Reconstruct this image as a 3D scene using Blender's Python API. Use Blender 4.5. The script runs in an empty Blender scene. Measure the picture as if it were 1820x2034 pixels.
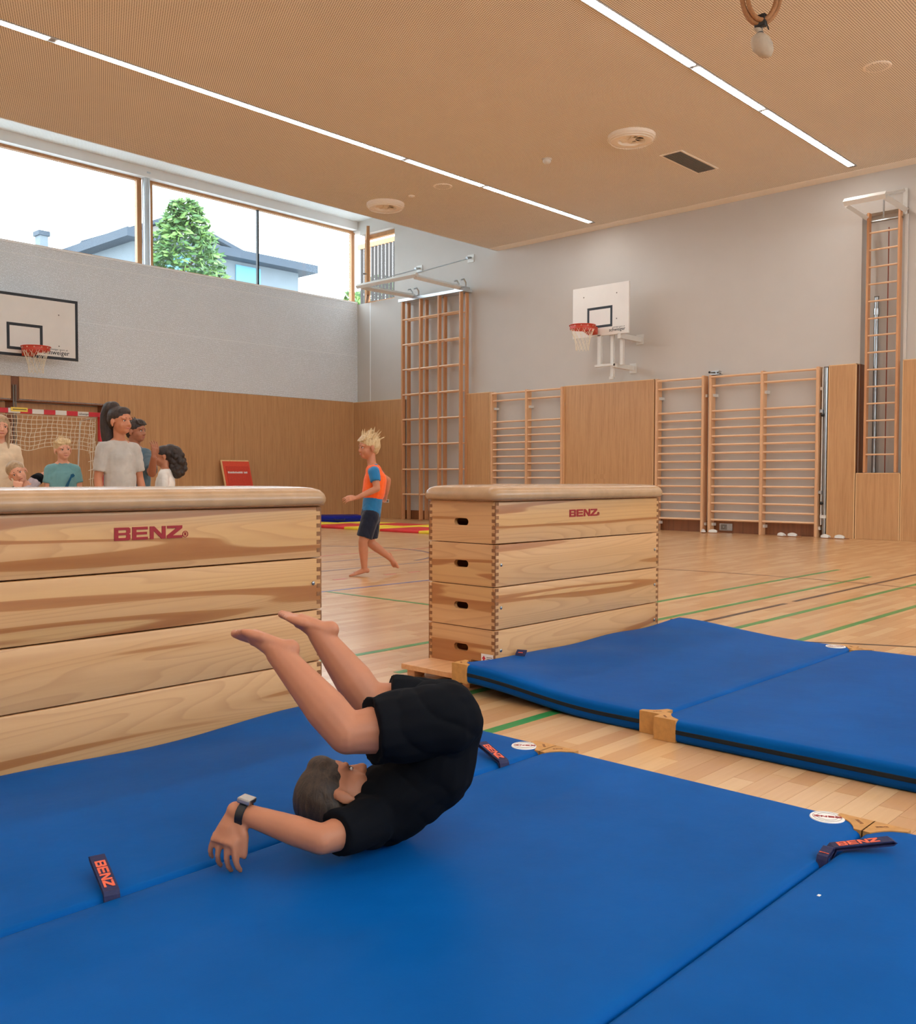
import bpy, bmesh, math, random
from mathutils import Vector, Matrix, Quaternion
from mathutils.geometry import tessellate_polygon

scene = bpy.context.scene
COL = scene.collection
R = random.Random(7)

# ------------------------------------------------------------------ camera
YAW, PITCH, ROLL, FPX = math.radians(42.82777), math.radians(-2.05791), math.radians(0.11986), 1906.535
fw = Vector((math.cos(YAW) * math.cos(PITCH), math.sin(YAW) * math.cos(PITCH), math.sin(PITCH)))
rt = fw.cross(Vector((0, 0, 1))).normalized()
up = rt.cross(fw)
rt, up = math.cos(ROLL) * rt + math.sin(ROLL) * up, -math.sin(ROLL) * rt + math.cos(ROLL) * up
cam_d = bpy.data.cameras.new('camera')
cam_d.sensor_fit = 'HORIZONTAL'
cam_d.sensor_width = 36.0
cam_d.lens = 36.0 * FPX / 1820.0
cam_d.clip_end = 400
cam = bpy.data.objects.new('camera', cam_d)
m = Matrix((rt, up, -fw)).transposed().to_4x4()
m.translation = Vector((0, 0, 0.95))
cam.matrix_world = m
COL.objects.link(cam)
scene.camera = cam

# ------------------------------------------------------------------ world, exposure
SKY_STRENGTH = 10.5
LAMP_STRENGTH = 46.0
EXPOSURE = -0.46
world = bpy.data.worlds.new('sky')
scene.world = world
world.use_nodes = True
bg = world.node_tree.nodes['Background']
bg.inputs[0].default_value = (0.82, 0.92, 1.0, 1)
bg.inputs[1].default_value = SKY_STRENGTH
scene.view_settings.view_transform = 'Standard'
scene.view_settings.look = 'None'
scene.view_settings.gamma = 1.0
scene.view_settings.use_curve_mapping = False
scene.view_settings.exposure = EXPOSURE
scene.cycles.use_denoising = True
scene.cycles.max_bounces = 10
scene.cycles.diffuse_bounces = 6
scene.cycles.transparent_max_bounces = 12
scene.cycles.sample_clamp_indirect = 6.0

# ------------------------------------------------------------------ mesh helpers
class MB:
    def __init__(s):
        s.v = []; s.f = []
    def add(s, vs, fs):
        o = len(s.v)
        s.v += [tuple(v) for v in vs]
        s.f += [tuple(i + o for i in f) for f in fs]
        return s
    def box(s, x0, x1, y0, y1, z0, z1, M=None):
        vs = [Vector((x, y, z)) for x in (x0, x1) for y in (y0, y1) for z in (z0, z1)]
        if M: vs = [M @ v for v in vs]
        return s.add(vs, [(0, 1, 3, 2), (4, 6, 7, 5), (0, 4, 5, 1), (2, 3, 7, 6), (0, 2, 6, 4), (1, 5, 7, 3)])
    def bbox(s, x0, x1, y0, y1, z0, z1, b, seg=2, M=None):
        bm = bmesh.new()
        bmesh.ops.create_cube(bm, size=1)
        for v in bm.verts:
            v.co = Vector(((x0 + x1) / 2 + v.co.x * (x1 - x0), (y0 + y1) / 2 + v.co.y * (y1 - y0), (z0 + z1) / 2 + v.co.z * (z1 - z0)))
        bmesh.ops.bevel(bm, geom=list(bm.edges), offset=b, segments=seg, profile=0.5, affect='EDGES')
        bm.verts.ensure_lookup_table()
        vs = [v.co.copy() for v in bm.verts]
        if M: vs = [M @ v for v in vs]
        fs = [[v.index for v in f.verts] for f in bm.faces]
        bm.free()
        return s.add(vs, fs)
    def cone(s, a, b, ra, rb, n=12, side=None, flat=1.0, caps=True):
        a = Vector(a); b = Vector(b); d = b - a
        if d.length < 1e-7: return s
        d.normalize()
        e1 = Vector(side) if side is not None else (Vector((0, 0, 1)) if abs(d.z) < .9 else Vector((1, 0, 0)))
        e1 = (e1 - d * e1.dot(d)).normalized(); e2 = d.cross(e1)
        vs = []
        for c, r in ((a, ra), (b, rb)):
            for i in range(n):
                t = 2 * math.pi * i / n
                vs.append(c + e1 * (r * math.cos(t)) + e2 * (r * flat * math.sin(t)))
        fs = [(i, (i + 1) % n, n + (i + 1) % n, n + i) for i in range(n)]
        if caps: fs += [tuple(range(n - 1, -1, -1)), tuple(range(n, 2 * n))]
        return s.add(vs, fs)
    def ball(s, c, r, Mr=None, nu=14, nv=9):
        if not hasattr(r, '__len__'): r = (r, r, r)
        c = Vector(c); vs = []
        for j in range(1, nv):
            ph = math.pi * j / nv
            for i in range(nu):
                th = 2 * math.pi * i / nu
                vs.append(Vector((r[0] * math.sin(ph) * math.cos(th), r[1] * math.sin(ph) * math.sin(th), r[2] * math.cos(ph))))
        vs += [Vector((0, 0, r[2])), Vector((0, 0, -r[2]))]
        fs = []
        for j in range(nv - 2):
            for i in range(nu):
                fs.append((j * nu + i, (j + 1) * nu + i, (j + 1) * nu + (i + 1) % nu, j * nu + (i + 1) % nu))
        T, B = len(vs) - 2, len(vs) - 1
        for i in range(nu):
            fs.append((T, i, (i + 1) % nu)); fs.append((B, (nv - 2) * nu + (i + 1) % nu, (nv - 2) * nu + i))
        if Mr is not None: vs = [Mr @ v for v in vs]
        return s.add([v + c for v in vs], fs)
    def tube(s, pts, r, n=6, closed=False):
        pts = [Vector(p) for p in pts]; N = len(pts); vs = []; fs = []
        rs = r if hasattr(r, '__len__') else [r] * N
        e = None
        for k in range(N):
            if closed: d = pts[(k + 1) % N] - pts[k - 1]
            else: d = pts[min(k + 1, N - 1)] - pts[max(k - 1, 0)]
            d.normalize()
            if e is None: e = Vector((0, 0, 1)) if abs(d.z) < .9 else Vector((1, 0, 0))
            e = e - d * e.dot(d)
            if e.length < 1e-5: e = d.orthogonal()
            e.normalize(); g = d.cross(e)
            for i in range(n):
                t = 2 * math.pi * i / n
                vs.append(pts[k] + e * (rs[k] * math.cos(t)) + g * (rs[k] * math.sin(t)))
        for k in range(N if closed else N - 1):
            k2 = (k + 1) % N
            for i in range(n):
                fs.append((k * n + i, k * n + (i + 1) % n, k2 * n + (i + 1) % n, k2 * n + i))
        if not closed: fs += [tuple(range(n - 1, -1, -1)), tuple((N - 1) * n + i for i in range(n))]
        return s.add(vs, fs)
    def loft(s, rings, caps=True):
        n = len(rings[0]); vs = [v for r in rings for v in r]; fs = []
        for k in range(len(rings) - 1):
            for i in range(n):
                fs.append((k * n + i, k * n + (i + 1) % n, (k + 1) * n + (i + 1) % n, (k + 1) * n + i))
        if caps: fs += [tuple(range(n - 1, -1, -1)), tuple((len(rings) - 1) * n + i for i in range(n))]
        return s.add(vs, fs)
    def prism(s, outer, holes, depth, M=None):
        """flat polygon (with holes) in local XY, thickness 'depth' from z=0 to z=depth"""
        loops = [outer] + list(holes)
        tri = tessellate_polygon([[Vector((p[0], p[1], 0)) for p in l] for l in loops])
        flat = [p for l in loops for p in l]; n = len(flat)
        vs = [Vector((p[0], p[1], z)) for z in (0, depth) for p in flat]
        if M: vs = [M @ v for v in vs]
        fs = []
        for t in tri:
            a, b, c = [Vector((flat[i][0], flat[i][1])) for i in t]
            if (b - a).cross(c - a) < 0: t = (t[0], t[2], t[1])
            fs.append((t[2], t[1], t[0])); fs.append((t[0] + n, t[1] + n, t[2] + n))
        o = 0
        for l in loops:
            k = len(l)
            for i in range(k): fs.append((o + i, o + (i + 1) % k, n + o + (i + 1) % k, n + o + i))
            o += k
        return s.add(vs, fs)
    def mesh(s, name, mat, smooth=False, fix=True):
        me = bpy.data.meshes.new(name)
        me.from_pydata(s.v, [], s.f)
        if fix:
            bm = bmesh.new(); bm.from_mesh(me)
            bmesh.ops.recalc_face_normals(bm, faces=list(bm.faces)); bm.to_mesh(me); bm.free()
        me.materials.append(mat)
        if smooth:
            me.shade_smooth()
            if smooth is not True:
                me.set_sharp_from_angle(angle=math.radians(smooth))
        return me
    def build(s, name, mat, parent=None, smooth=False, loc=None, rot=None):
        return link(name, s.mesh(name, mat, smooth), parent, loc, rot)

def link(name, me, parent=None, loc=None, rot=None):
    o = bpy.data.objects.new(name, me); COL.objects.link(o)
    if parent is not None: o.parent = parent
    if loc is not None: o.location = loc
    if rot is not None: o.rotation_euler = rot
    return o
def empty(name, loc=(0, 0, 0), rz=0.0):
    o = bpy.data.objects.new(name, None); COL.objects.link(o)
    o.empty_display_size = .05
    o.location = loc; o.rotation_euler = (0, 0, rz)
    return o
def tag(o, label=None, cat=None, group=None, kind=None):
    if label: o['label'] = label
    if cat: o['category'] = cat
    if group: o['group'] = group
    if kind: o['kind'] = kind
    return o
def thing(name, label, cat, loc=(0, 0, 0), rz=0.0, group=None):
    return tag(empty(name, loc, rz), label, cat, group)
def boxo(name, dims, mat, parent=None, bev=0, **k):
    mb = MB()
    if bev: mb.bbox(*dims, bev)
    else: mb.box(*dims)
    return mb.build(name, mat, parent, **k)

# ------------------------------------------------------------------ materials
def srgb(r, g, b):
    f = lambda c: ((c / 255) / 12.92 if c / 255 < .04045 else ((c / 255 + .055) / 1.055) ** 2.4)
    return (f(r), f(g), f(b), 1)
class NT:
    def __init__(s, name):
        s.m = bpy.data.materials.new(name); s.m.use_nodes = True
        s.t = s.m.node_tree; s.p = s.t.nodes['Principled BSDF']
    def n(s, typ, **k):
        x = s.t.nodes.new(typ)
        for a, b in k.items(): setattr(x, a, b)
        return x
    def l(s, a, b): s.t.links.new(a, b)
    def math(s, op, a, b=None):
        x = s.n('ShaderNodeMath', operation=op)
        for i, v in enumerate((a, b)):
            if v is None: continue
            if isinstance(v, (int, float)): x.inputs[i].default_value = v
            else: s.l(v, x.inputs[i])
        return x.outputs[0]
    def coords(s, scale=(1, 1, 1), rnd=0.0):
        tc = s.n('ShaderNodeTexCoord'); mp = s.n('ShaderNodeMapping')
        s.l(tc.outputs['Object'], mp.inputs['Vector']); mp.inputs['Scale'].default_value = scale
        if rnd:
            oi = s.n('ShaderNodeObjectInfo'); v = s.math('MULTIPLY', oi.outputs['Random'], rnd)
            cb = s.n('ShaderNodeCombineXYZ')
            for i in range(3): s.l(v, cb.inputs[i])
            s.l(cb.outputs[0], mp.inputs['Location'])
        return mp.outputs[0]
    def noise(s, vec, scale, detail=4, rough=.55, dist=0.0):
        x = s.n('ShaderNodeTexNoise')
        x.inputs['Scale'].default_value = scale; x.inputs['Detail'].default_value = detail
        x.inputs['Roughness'].default_value = rough; x.inputs['Distortion'].default_value = dist
        s.l(vec, x.inputs['Vector']); return x.outputs['Fac']
    def ramp(s, fac, stops, interp='LINEAR'):
        x = s.n('ShaderNodeValToRGB'); e = x.color_ramp; e.interpolation = interp
        while len(e.elements) < len(stops): e.elements.new(.5)
        for i, (p, c) in enumerate(stops):
            e.elements[i].position = p; e.elements[i].color = c
        s.l(fac, x.inputs[0]); return x.outputs[0]
    def mix(s, fac, a, b, mode='MIX'):
        x = s.n('ShaderNodeMix', data_type='RGBA', blend_type=mode)
        for i, v in ((0, fac), (6, a), (7, b)):
            if isinstance(v, (int, float, tuple)): x.inputs[i].default_value = v
            else: s.l(v, x.inputs[i])
        return x.outputs[2]
    def bump(s, h, strength=.2, dist=.01):
        b = s.n('ShaderNodeBump'); b.inputs['Strength'].default_value = strength; b.inputs['Distance'].default_value = dist
        s.l(h, b.inputs['Height']); s.l(b.outputs[0], s.p.inputs['Normal'])
    def base(s, c):
        if isinstance(c, tuple): s.p.inputs['Base Color'].default_value = c
        else: s.l(c, s.p.inputs['Base Color'])
    def set(s, rough=.5, metal=0, spec=.5, coat=0, coat_r=.1, sheen=0):
        s.p.inputs['Roughness'].default_value = rough; s.p.inputs['Metallic'].default_value = metal
        s.p.inputs['Specular IOR Level'].default_value = spec
        s.p.inputs['Coat Weight'].default_value = coat; s.p.inputs['Coat Roughness'].default_value = coat_r
        s.p.inputs['Sheen Weight'].default_value = sheen
        return s.m
def plain(name, c, rough=.5, metal=0, var=.08, scale=30, bump=0, spec=.5, coat=0, sheen=0):
    t = NT(name); v = t.coords(rnd=20)
    n = t.noise(v, scale)
    lo = tuple(x * (1 - var) for x in c[:3]) + (1,); hi = tuple(min(1, x * (1 + var)) for x in c[:3]) + (1,)
    t.base(t.ramp(n, [(.3, lo), (.7, hi)]))
    if bump: t.bump(n, bump, .004)
    return t.set(rough, metal, spec, coat, sheen=sheen)
def wood(name, stops, axis='Z', stretch=.05, scale=28, rough=.45, rnd=30, coat=0, detail=6):
    t = NT(name); sc = [1, 1, 1]; sc['XYZ'.index(axis)] = stretch
    v = t.coords(tuple(sc), rnd)
    n1 = t.noise(v, scale, detail, .6, .4)
    n2 = t.noise(v, scale * 5, 3, .6)
    n = t.math('ADD', t.math('MULTIPLY', n1, .7), t.math('MULTIPLY', n2, .3))
    t.base(t.ramp(n, stops)); t.bump(n2, .08, .002)
    return t.set(rough, coat=coat)
def perforated(name, c, hole, pitch, rad, ax=(0, 1), rough=.7, jit=0):
    t = NT(name); tc = t.n('ShaderNodeTexCoord'); sp = t.n('ShaderNodeSeparateXYZ'); t.l(tc.outputs['Object'], sp.inputs[0])
    a, b = sp.outputs[ax[0]], sp.outputs[ax[1]]
    bv = t.math('MULTIPLY', b, 1 / pitch); row = t.math('FLOOR', bv)
    av = t.math('ADD', t.math('MULTIPLY', a, 1 / pitch), t.math('MULTIPLY', row, .5))
    du = t.math('SUBTRACT', t.math('FRACT', av), .5); dv = t.math('SUBTRACT', t.math('FRACT', bv), .5)
    d = t.math('SQRT', t.math('ADD', t.math('MULTIPLY', du, du), t.math('MULTIPLY', dv, dv)))
    h = t.math('LESS_THAN', d, rad)
    nz = t.noise(t.coords(), 2.0)
    cc = t.ramp(nz, [(.3, tuple(x * .96 for x in c[:3]) + (1,)), (.7, c)])
    if jit:
        h2 = t.math('GREATER_THAN', t.noise(t.coords(), 60, 2), jit); h = t.math('MULTIPLY', h, h2)
    t.base(t.mix(h, cc, hole))
    return t.set(rough, spec=.25)
def pine(name, axis, thr=.54):
    """glued pine board: crisp brown heartwood streaks and flowing contour grain along 'axis'"""
    t = NT(name); i = 'XYZ'.index(axis); sc = [1.0, 1.0, 1.0]; sc[i] = .05; sc2 = [1.0, 1.0, 1.0]; sc2[i] = .085
    v = t.coords(tuple(sc), 60); v2 = t.coords(tuple(sc2), 40)
    oi = t.n('ShaderNodeObjectInfo'); wob = t.math('MULTIPLY', t.math('SUBTRACT', oi.outputs['Random'], .45), .16)
    band = t.math('ADD', t.noise(v, 8.5, 1.5, .45, .2), wob)
    c = t.ramp(band, [(0.0, srgb(208, 158, 106)), (thr - .10, srgb(218, 170, 120)), (thr, srgb(210, 160, 108)), (thr + .008, srgb(176, 116, 64)), (thr + .05, srgb(164, 100, 52)), (thr + .07, srgb(172, 110, 60)), (thr + .078, srgb(212, 164, 108)), (1, srgb(198, 146, 90))])
    cont = t.math('FRACT', t.math('MULTIPLY', t.noise(v2, 5.0, 1.5, .4, .3), 26.0))
    lines = t.ramp(cont, [(0, (0, 0, 0, 1)), (.55, (.1, .1, .1, 1)), (.93, (.75, .75, .75, 1)), (1, (0, 0, 0, 1))])
    c = t.mix(t.math('MULTIPLY', lines, .34), c, srgb(156, 98, 54))
    fine = t.noise(v, 120, 3, .6)
    c = t.mix(t.math('MULTIPLY', fine, .28), c, srgb(186, 136, 82))
    t.base(c); t.bump(fine, .06, .002)
    return t.set(.42, coat=.12, coat_r=.3)

M = {}
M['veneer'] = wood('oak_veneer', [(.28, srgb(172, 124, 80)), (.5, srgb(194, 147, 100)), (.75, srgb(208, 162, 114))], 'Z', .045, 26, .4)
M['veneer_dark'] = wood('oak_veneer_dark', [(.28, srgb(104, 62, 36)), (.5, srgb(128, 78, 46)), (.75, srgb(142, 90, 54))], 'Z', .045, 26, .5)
M['veneer_edge'] = wood('oak_edge', [(.3, srgb(222, 180, 128)), (.7, srgb(236, 200, 150))], 'Z', .05, 30, .45)
M['beech_v'] = wood('beech_post', [(.3, srgb(204, 154, 112)), (.7, srgb(226, 182, 140))], 'Z', .05, 34, .38)
M['beech_h'] = wood('beech_rung', [(.3, srgb(222, 176, 136)), (.7, srgb(240, 204, 168))], 'Y', .05, 34, .35)
M['beech_x'] = wood('beech_rail', [(.3, srgb(196, 140, 92)), (.7, srgb(224, 172, 122))], 'X', .05, 34, .4)
M['ladder_v'] = wood('ladder_stile', [(.3, srgb(184, 126, 82)), (.7, srgb(212, 158, 112))], 'Z', .05, 34, .38)
M['pine_x'] = pine('pine_side', 'X', .55)
M['pine_y'] = pine('pine_end', 'Y', .50)
M['endgrain'] = plain('end_grain', srgb(140, 92, 54), .55, var=.25, scale=60)
M['plaster'] = plain('white_plaster', srgb(198, 193, 187), .8, var=.012, scale=3, spec=.2)
M['plaster2'] = plain('white_board', srgb(234, 236, 236), .75, var=.015, scale=5, spec=.2)
M['acoustic'] = perforated('acoustic_panel', srgb(228, 232, 236), srgb(152, 152, 148), .022, .26, (0, 2), jit=.46)
M['ceil'] = perforated('perforated_ceiling', srgb(246, 236, 220), srgb(104, 78, 54), .026, .27)
M['ceil_white'] = perforated('perforated_soffit', srgb(240, 244, 244), srgb(176, 180, 178), .026, .25)
M['ceil_trim'] = plain('ceiling_border', srgb(246, 236, 222), .7, var=.02, scale=4, spec=.2)
M['white'] = plain('white_lacquer', srgb(216, 214, 208), .35, var=.02)
M['board_white'] = plain('backboard_white', srgb(226, 222, 216), .4, var=.02, scale=4)
M['steel'] = plain('galvanised_steel', srgb(190, 194, 196), .3, 1.0, .1, 40)
M['chrome'] = plain('chrome_tube', srgb(168, 170, 170), .28, 1.0, .04, 20)
M['black'] = plain('black_plastic', srgb(22, 23, 26), .45, var=.1)
M['line_black'] = plain('black_print', srgb(26, 32, 40), .5, var=.05)
M['grey'] = plain('grey_metal', srgb(120, 112, 104), .5, var=.08)
M['alu'] = plain('aluminium_column', srgb(196, 204, 210), .35, .6, .04)
M['red'] = plain('red_paint', srgb(196, 30, 44), .4, var=.06)
M['rim'] = plain('orange_rim', srgb(196, 62, 34), .4, var=.08)
M['net'] = plain('net_cord', srgb(232, 222, 200), .8, var=.06)
M['yellow'] = plain('yellow_foil', srgb(236, 206, 84), .5, var=.05)
M['orange'] = plain('orange_board', srgb(222, 76, 48), .42, var=.05)
M['leather_top'] = plain('tan_leather', srgb(176, 140, 104), .26, var=.10, scale=14, bump=.1)
M['leather'] = plain('leather_corner', srgb(190, 138, 76), .5, var=.14, scale=40, bump=.2)
M['strap'] = plain('navy_webbing', srgb(26, 30, 74), .7, var=.15, scale=120, bump=.3)
M['orange_print'] = plain('orange_thread', srgb(226, 100, 70), .7, var=.08, scale=120)
M['logo_red'] = plain('logo_red', srgb(150, 24, 30), .5, var=.06)
M['velcro'] = plain('black_velcro', srgb(10, 20, 28), .9, var=.2, scale=80)
M['badge'] = plain('white_badge', srgb(236, 234, 230), .45, var=.03)
M['rope'] = plain('hemp_rope', srgb(158, 110, 70), .8, var=.2, scale=60, bump=.4)
M['bag'] = plain('grey_cloth_bag', srgb(176, 160, 140), .85, var=.1, scale=20, bump=.3)
def mat_mat(name, c, rough=.42):
    t = NT(name); v = t.coords(rnd=9)
    big = t.noise(v, 3.0, 3); fine = t.noise(v, 420, 2)
    lo = tuple(x * .9 for x in c[:3]) + (1,); hi = tuple(min(1, x * 1.1) for x in c[:3]) + (1,)
    t.base(t.ramp(big, [(.3, lo), (.7, hi)]))
    h = t.math('ADD', t.math('MULTIPLY', t.noise(v, 9, 3), 1.0), t.math('MULTIPLY', fine, .12))
    t.bump(h, .22, .006)
    return t.set(rough, spec=.03)
M['mat'] = mat_mat('blue_vinyl', srgb(5, 82, 154))
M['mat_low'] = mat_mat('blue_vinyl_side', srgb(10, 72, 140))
M['mat_yellow'] = mat_mat('yellow_vinyl', srgb(238, 208, 70))
M['mat_red'] = mat_mat('red_vinyl', srgb(206, 64, 64))
M['mat_navy'] = mat_mat('navy_vinyl', srgb(30, 38, 130))
def planks_mat():
    t = NT('oak_parquet'); at = t.n('ShaderNodeAttribute', attribute_name='tone', attribute_type='GEOMETRY')
    v = t.coords((.06, 1, 1)); g = t.noise(v, 60, 5, .6, .3)
    c = t.ramp(at.outputs['Fac'], [(0, srgb(208, 160, 108)), (.5, srgb(219, 175, 124)), (1, srgb(230, 192, 142))])
    c = t.mix(t.math('MULTIPLY', g, .45), c, srgb(176, 122, 72))
    t.base(c); t.bump(g, .04, .001)
    return t.set(.36, spec=.4, coat=.8, coat_r=.22)
M['parquet'] = planks_mat()
M['parquet_joint'] = plain('parquet_joint', srgb(120, 80, 46), .6)
for k, c in dict(green=(56, 140, 70), black=(52, 36, 30), blue=(84, 96, 150), redl=(190, 70, 66), violet=(98, 80, 96), brown=(104, 60, 40)).items():
    M['ln_' + k] = plain('line_paint_' + k, srgb(*c), .32, var=.05, coat=.2)
def emit(name, c, s):
    t = NT(name); t.base((.8, .8, .8, 1)); t.p.inputs['Emission Color'].default_value = c
    t.p.inputs['Emission Strength'].default_value = s
    return t.set(.5)
M['lamp'] = emit('led_diffuser', (1.0, .975, .94, 1), LAMP_STRENGTH)
def glass():
    m_ = bpy.data.materials.new('window_glass'); m_.use_nodes = True; t = m_.node_tree
    t.nodes.remove(t.nodes['Principled BSDF']); out = t.nodes['Material Output']
    a = t.nodes.new('ShaderNodeBsdfTransparent'); a.inputs[0].default_value = (.94, .97, .98, 1)
    g = t.nodes.new('ShaderNodeBsdfGlossy'); g.inputs['Roughness'].default_value = .02
    x = t.nodes.new('ShaderNodeMixShader'); x.inputs[0].default_value = .05
    t.links.new(a.outputs[0], x.inputs[1]); t.links.new(g.outputs[0], x.inputs[2]); t.links.new(x.outputs[0], out.inputs[0])
    return m_
M['glass'] = glass()
M['frame'] = wood('window_frame_wood', [(.3, srgb(166, 116, 72)), (.7, srgb(196, 146, 98))], 'Z', .06, 24, .5)

# ------------------------------------------------------------------ lettering
GL = {
 'B': ([(0, 0), (.86, 0), (.96, .1), (.96, .42), (.88, .5), (.96, .58), (.96, .9), (.86, 1), (0, 1)],
       [[(.24, .2), (.24, .41), (.68, .41), (.72, .37), (.72, .24), (.68, .2)], [(.24, .59), (.24, .8), (.68, .8), (.72, .76), (.72, .63), (.68, .59)]]),
 'E': ([(0, 0), (.95, 0), (.95, .21), (.25, .21), (.25, .4), (.9, .4), (.9, .6), (.25, .6), (.25, .79), (.95, .79), (.95, 1), (0, 1)], []),
 'N': ([(0, 0), (.24, 0), (.24, .66), (.72, 0), (1.0, 0), (1.0, 1), (.76, 1), (.76, .36), (.28, 1), (0, 1)], []),
 'Z': ([(0, 0), (1, 0), (1, .21), (.38, .21), (1, .78), (1, 1), (.02, 1), (.02, .79), (.6, .79), (0, .22)], []),
}
def benz(mb, Mx, h, w, d=.002, reg=False):
    """four bold extended capitals on local XY, lower left at the origin"""
    cw = w / 4.0
    for i, ch in enumerate('BENZ'):
        o, hs = GL[ch]; g = lambda p: (i * cw + p[0] * cw * .93, p[1] * h)
        mb.prism([g(p) for p in o], [[g(p) for p in q] for q in hs], d, Mx)
    if reg:
        cx, cy, r_ = w + .17 * h, .28 * h, .26 * h
        circ = lambda r0: [(cx + r0 * math.cos(a * math.pi / 8), cy + r0 * math.sin(a * math.pi / 8)) for a in range(16)]
        mb.prism(circ(r_), [circ(r_ * .82)], d, Mx)
        q = r_ * .5
        mb.prism([(cx - q * .6, cy - q), (cx - q * .25, cy - q), (cx - q * .25, cy + q), (cx - q * .6, cy + q)], [], d, Mx)
        mb.prism([(cx - q * .25, cy + .1 * q), (cx + q * .5, cy + .1 * q), (cx + q * .5, cy + q), (cx - q * .25, cy + q)], [], d, Mx)
        mb.prism([(cx, cy + .1 * q), (cx + q * .3, cy + .1 * q), (cx + q * .7, cy - q), (cx + q * .35, cy - q)], [], d, Mx)
    return mb
def text_mesh(name, txt, size, mat, ext=.001, bold=0.0):
    c = bpy.data.curves.new(name, 'FONT'); c.body = txt; c.size = size; c.extrude = ext; c.offset = bold; c.resolution_u = 2
    o = bpy.data.objects.new(name, c); COL.objects.link(o)
    dg = bpy.context.evaluated_depsgraph_get()
    me = bpy.data.meshes.new_from_object(o.evaluated_get(dg)); bpy.data.objects.remove(o)
    me.name = name; me.materials.clear(); me.materials.append(mat)
    return me
# ================================================================== THE SETTING
XW, XP, YW = 15.41, 15.27, 17.60          # white end wall, its wooden dado front, window wall
X0, Y0 = -7.0, -5.0                       # walls behind the camera
ZC, ZU = 5.69, 7.07                       # main ceiling, raised soffit by the windows
YE = 13.17                                # edge of the main ceiling
def struct(o): return tag(o, kind='structure')

# ---- floor
floor = struct(boxo('floor', (X0, XW + .3, Y0, YW + .3, -.12, -.004), M['parquet_joint']))
MATS = [(.47, 2.48, -.16, 2.9), (3.0, 5.06, .78, 2.9)]
LENS = (.44, .52, .60); PW = .072
pmesh = {}
def plank_mesh(L, tone):
    if (L, tone) not in pmesh:
        mb = MB().box(-L / 2 + .0006, L / 2 - .0006, -PW / 2 + .0005, PW / 2 - .0005, -.004, 0)
        me = mb.mesh('plank', M['parquet'])
        a = me.attributes.new('tone', 'FLOAT', 'FACE')
        a.data.foreach_set('value', [tone] * len(me.polygons))
        pmesh[(L, tone)] = me
    return pmesh[(L, tone)]
allp = []
y = Y0 + PW / 2
while y < YW:
    x = X0 - R.random() * .5
    while x < XW - .1:
        L = R.choice(LENS); allp.append((x + L / 2, y, L, R.choice((0, .15, .3, .45, .6, .8, 1.0)))); x += L
    y += PW
def seen(p):
    v = Vector((p[0], p[1], 0)) - Vector((0, 0, .95)); z = v.dot(fw)
    if z < 1: return None
    u = 910 + FPX * v.dot(rt) / z; w = 1017 - FPX * v.dot(up) / z
    if not (-30 < u < 1850 and w < 2060): return None
    for a, b, c, d in MATS:
        if a - .1 < p[0] < b + .1 and c < p[1] < d: return None
    if 1.0 < p[0] < 2.36 and p[1] > 2.8 and p[1] < 3.4: return None
    if 3.34 < p[0] < 4.85 and p[1] > 2.8 and p[1] < 3.35: return None
    if u < 636: return None
    return z
vis = sorted(((seen(p), i) for i, p in enumerate(allp) if seen(p) is not None))
near = set(i for z, i in vis[:300])
field = MB(); tones = []
for i, (px, py, L, tn) in enumerate(allp):
    if i in near:
        link('plank', plank_mesh(L, tn), floor, (px, py, 0))
    else:
        x0, x1, y0, y1 = px - L / 2 + .0006, min(px + L / 2 - .0006, XW), py - PW / 2 + .0005, py + PW / 2 - .0005
        field.add([(x0, y0, 0), (x1, y0, 0), (x1, y1, 0), (x0, y1, 0), (x0, y0, -.004), (x1, y0, -.004), (x1, y1, -.004), (x0, y1, -.004)],
                  [(0, 1, 2, 3), (0, 4, 5, 1), (1, 5, 6, 2), (2, 6, 7, 3), (3, 7, 4, 0)])
        tones += [tn] * 5
me = field.mesh('plank_field', M['parquet'], fix=False)
me.attributes.new('tone', 'FLOAT', 'FACE').data.foreach_set('value', tones)
tag(link('plank_field', me, floor), kind='stuff')

# ---- painted court lines
def line(x0, x1, y0, y1, col, h=.0009): boxo('court_line', (x0, x1, y0, y1, -.001, h), M['ln_' + col], floor)
def arc(cx, cy, r, a0, a1, col, w=.05, n=48):
    p = lambda q, t: (cx + q * math.cos(t), cy + q * math.sin(t))
    ts = [math.radians(a0 + (a1 - a0) * i / n) for i in range(n + 1)]
    mb = MB()
    for i in range(n):
        a, b = ts[i], ts[i + 1]
        q = [p(r - w / 2, a), p(r + w / 2, a), p(r + w / 2, b), p(r - w / 2, b)]
        mb.add([(u, v, .0010) for u, v in q] + [(u, v, -.001) for u, v in q], [(0, 1, 2, 3), (0, 4, 5, 1), (1, 5, 6, 2), (2, 6, 7, 3), (3, 7, 4, 0)])
    mb.build('court_line', M['ln_' + col], floor)
line(2.3, 9.0, 2.31, 2.36, 'green'); line(2.3, 11.5, 2.795, 2.845, 'green')
line(2.6, 7.0, 3.085, 3.125, 'black'); line(7.17, 12.0, 3.09, 3.13, 'black')
line(3.2, 9.5, 3.345, 3.395, 'green'); line(2.5, 10.0, 3.84, 3.89, 'green')
line(3.0, 9.0, 6.2, 6.24, 'blue', .0011); line(5.07, 5.11, 4.2, 6.2, 'green', .0011)
line(4.0, 10.5, 7.565, 7.605, 'violet'); line(6.2, 7.9, 8.37, 8.41, 'violet')
for x in (5.1, 5.72, 6.36, 6.69, 7.3): line(x, x + .15, 6.85, 6.89, 'redl')
line(6.9, 9.5, 9.04, 9.08, 'redl')
arc(7.3, 9.3, 1.55, -75, 70, 'violet', .05)
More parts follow.
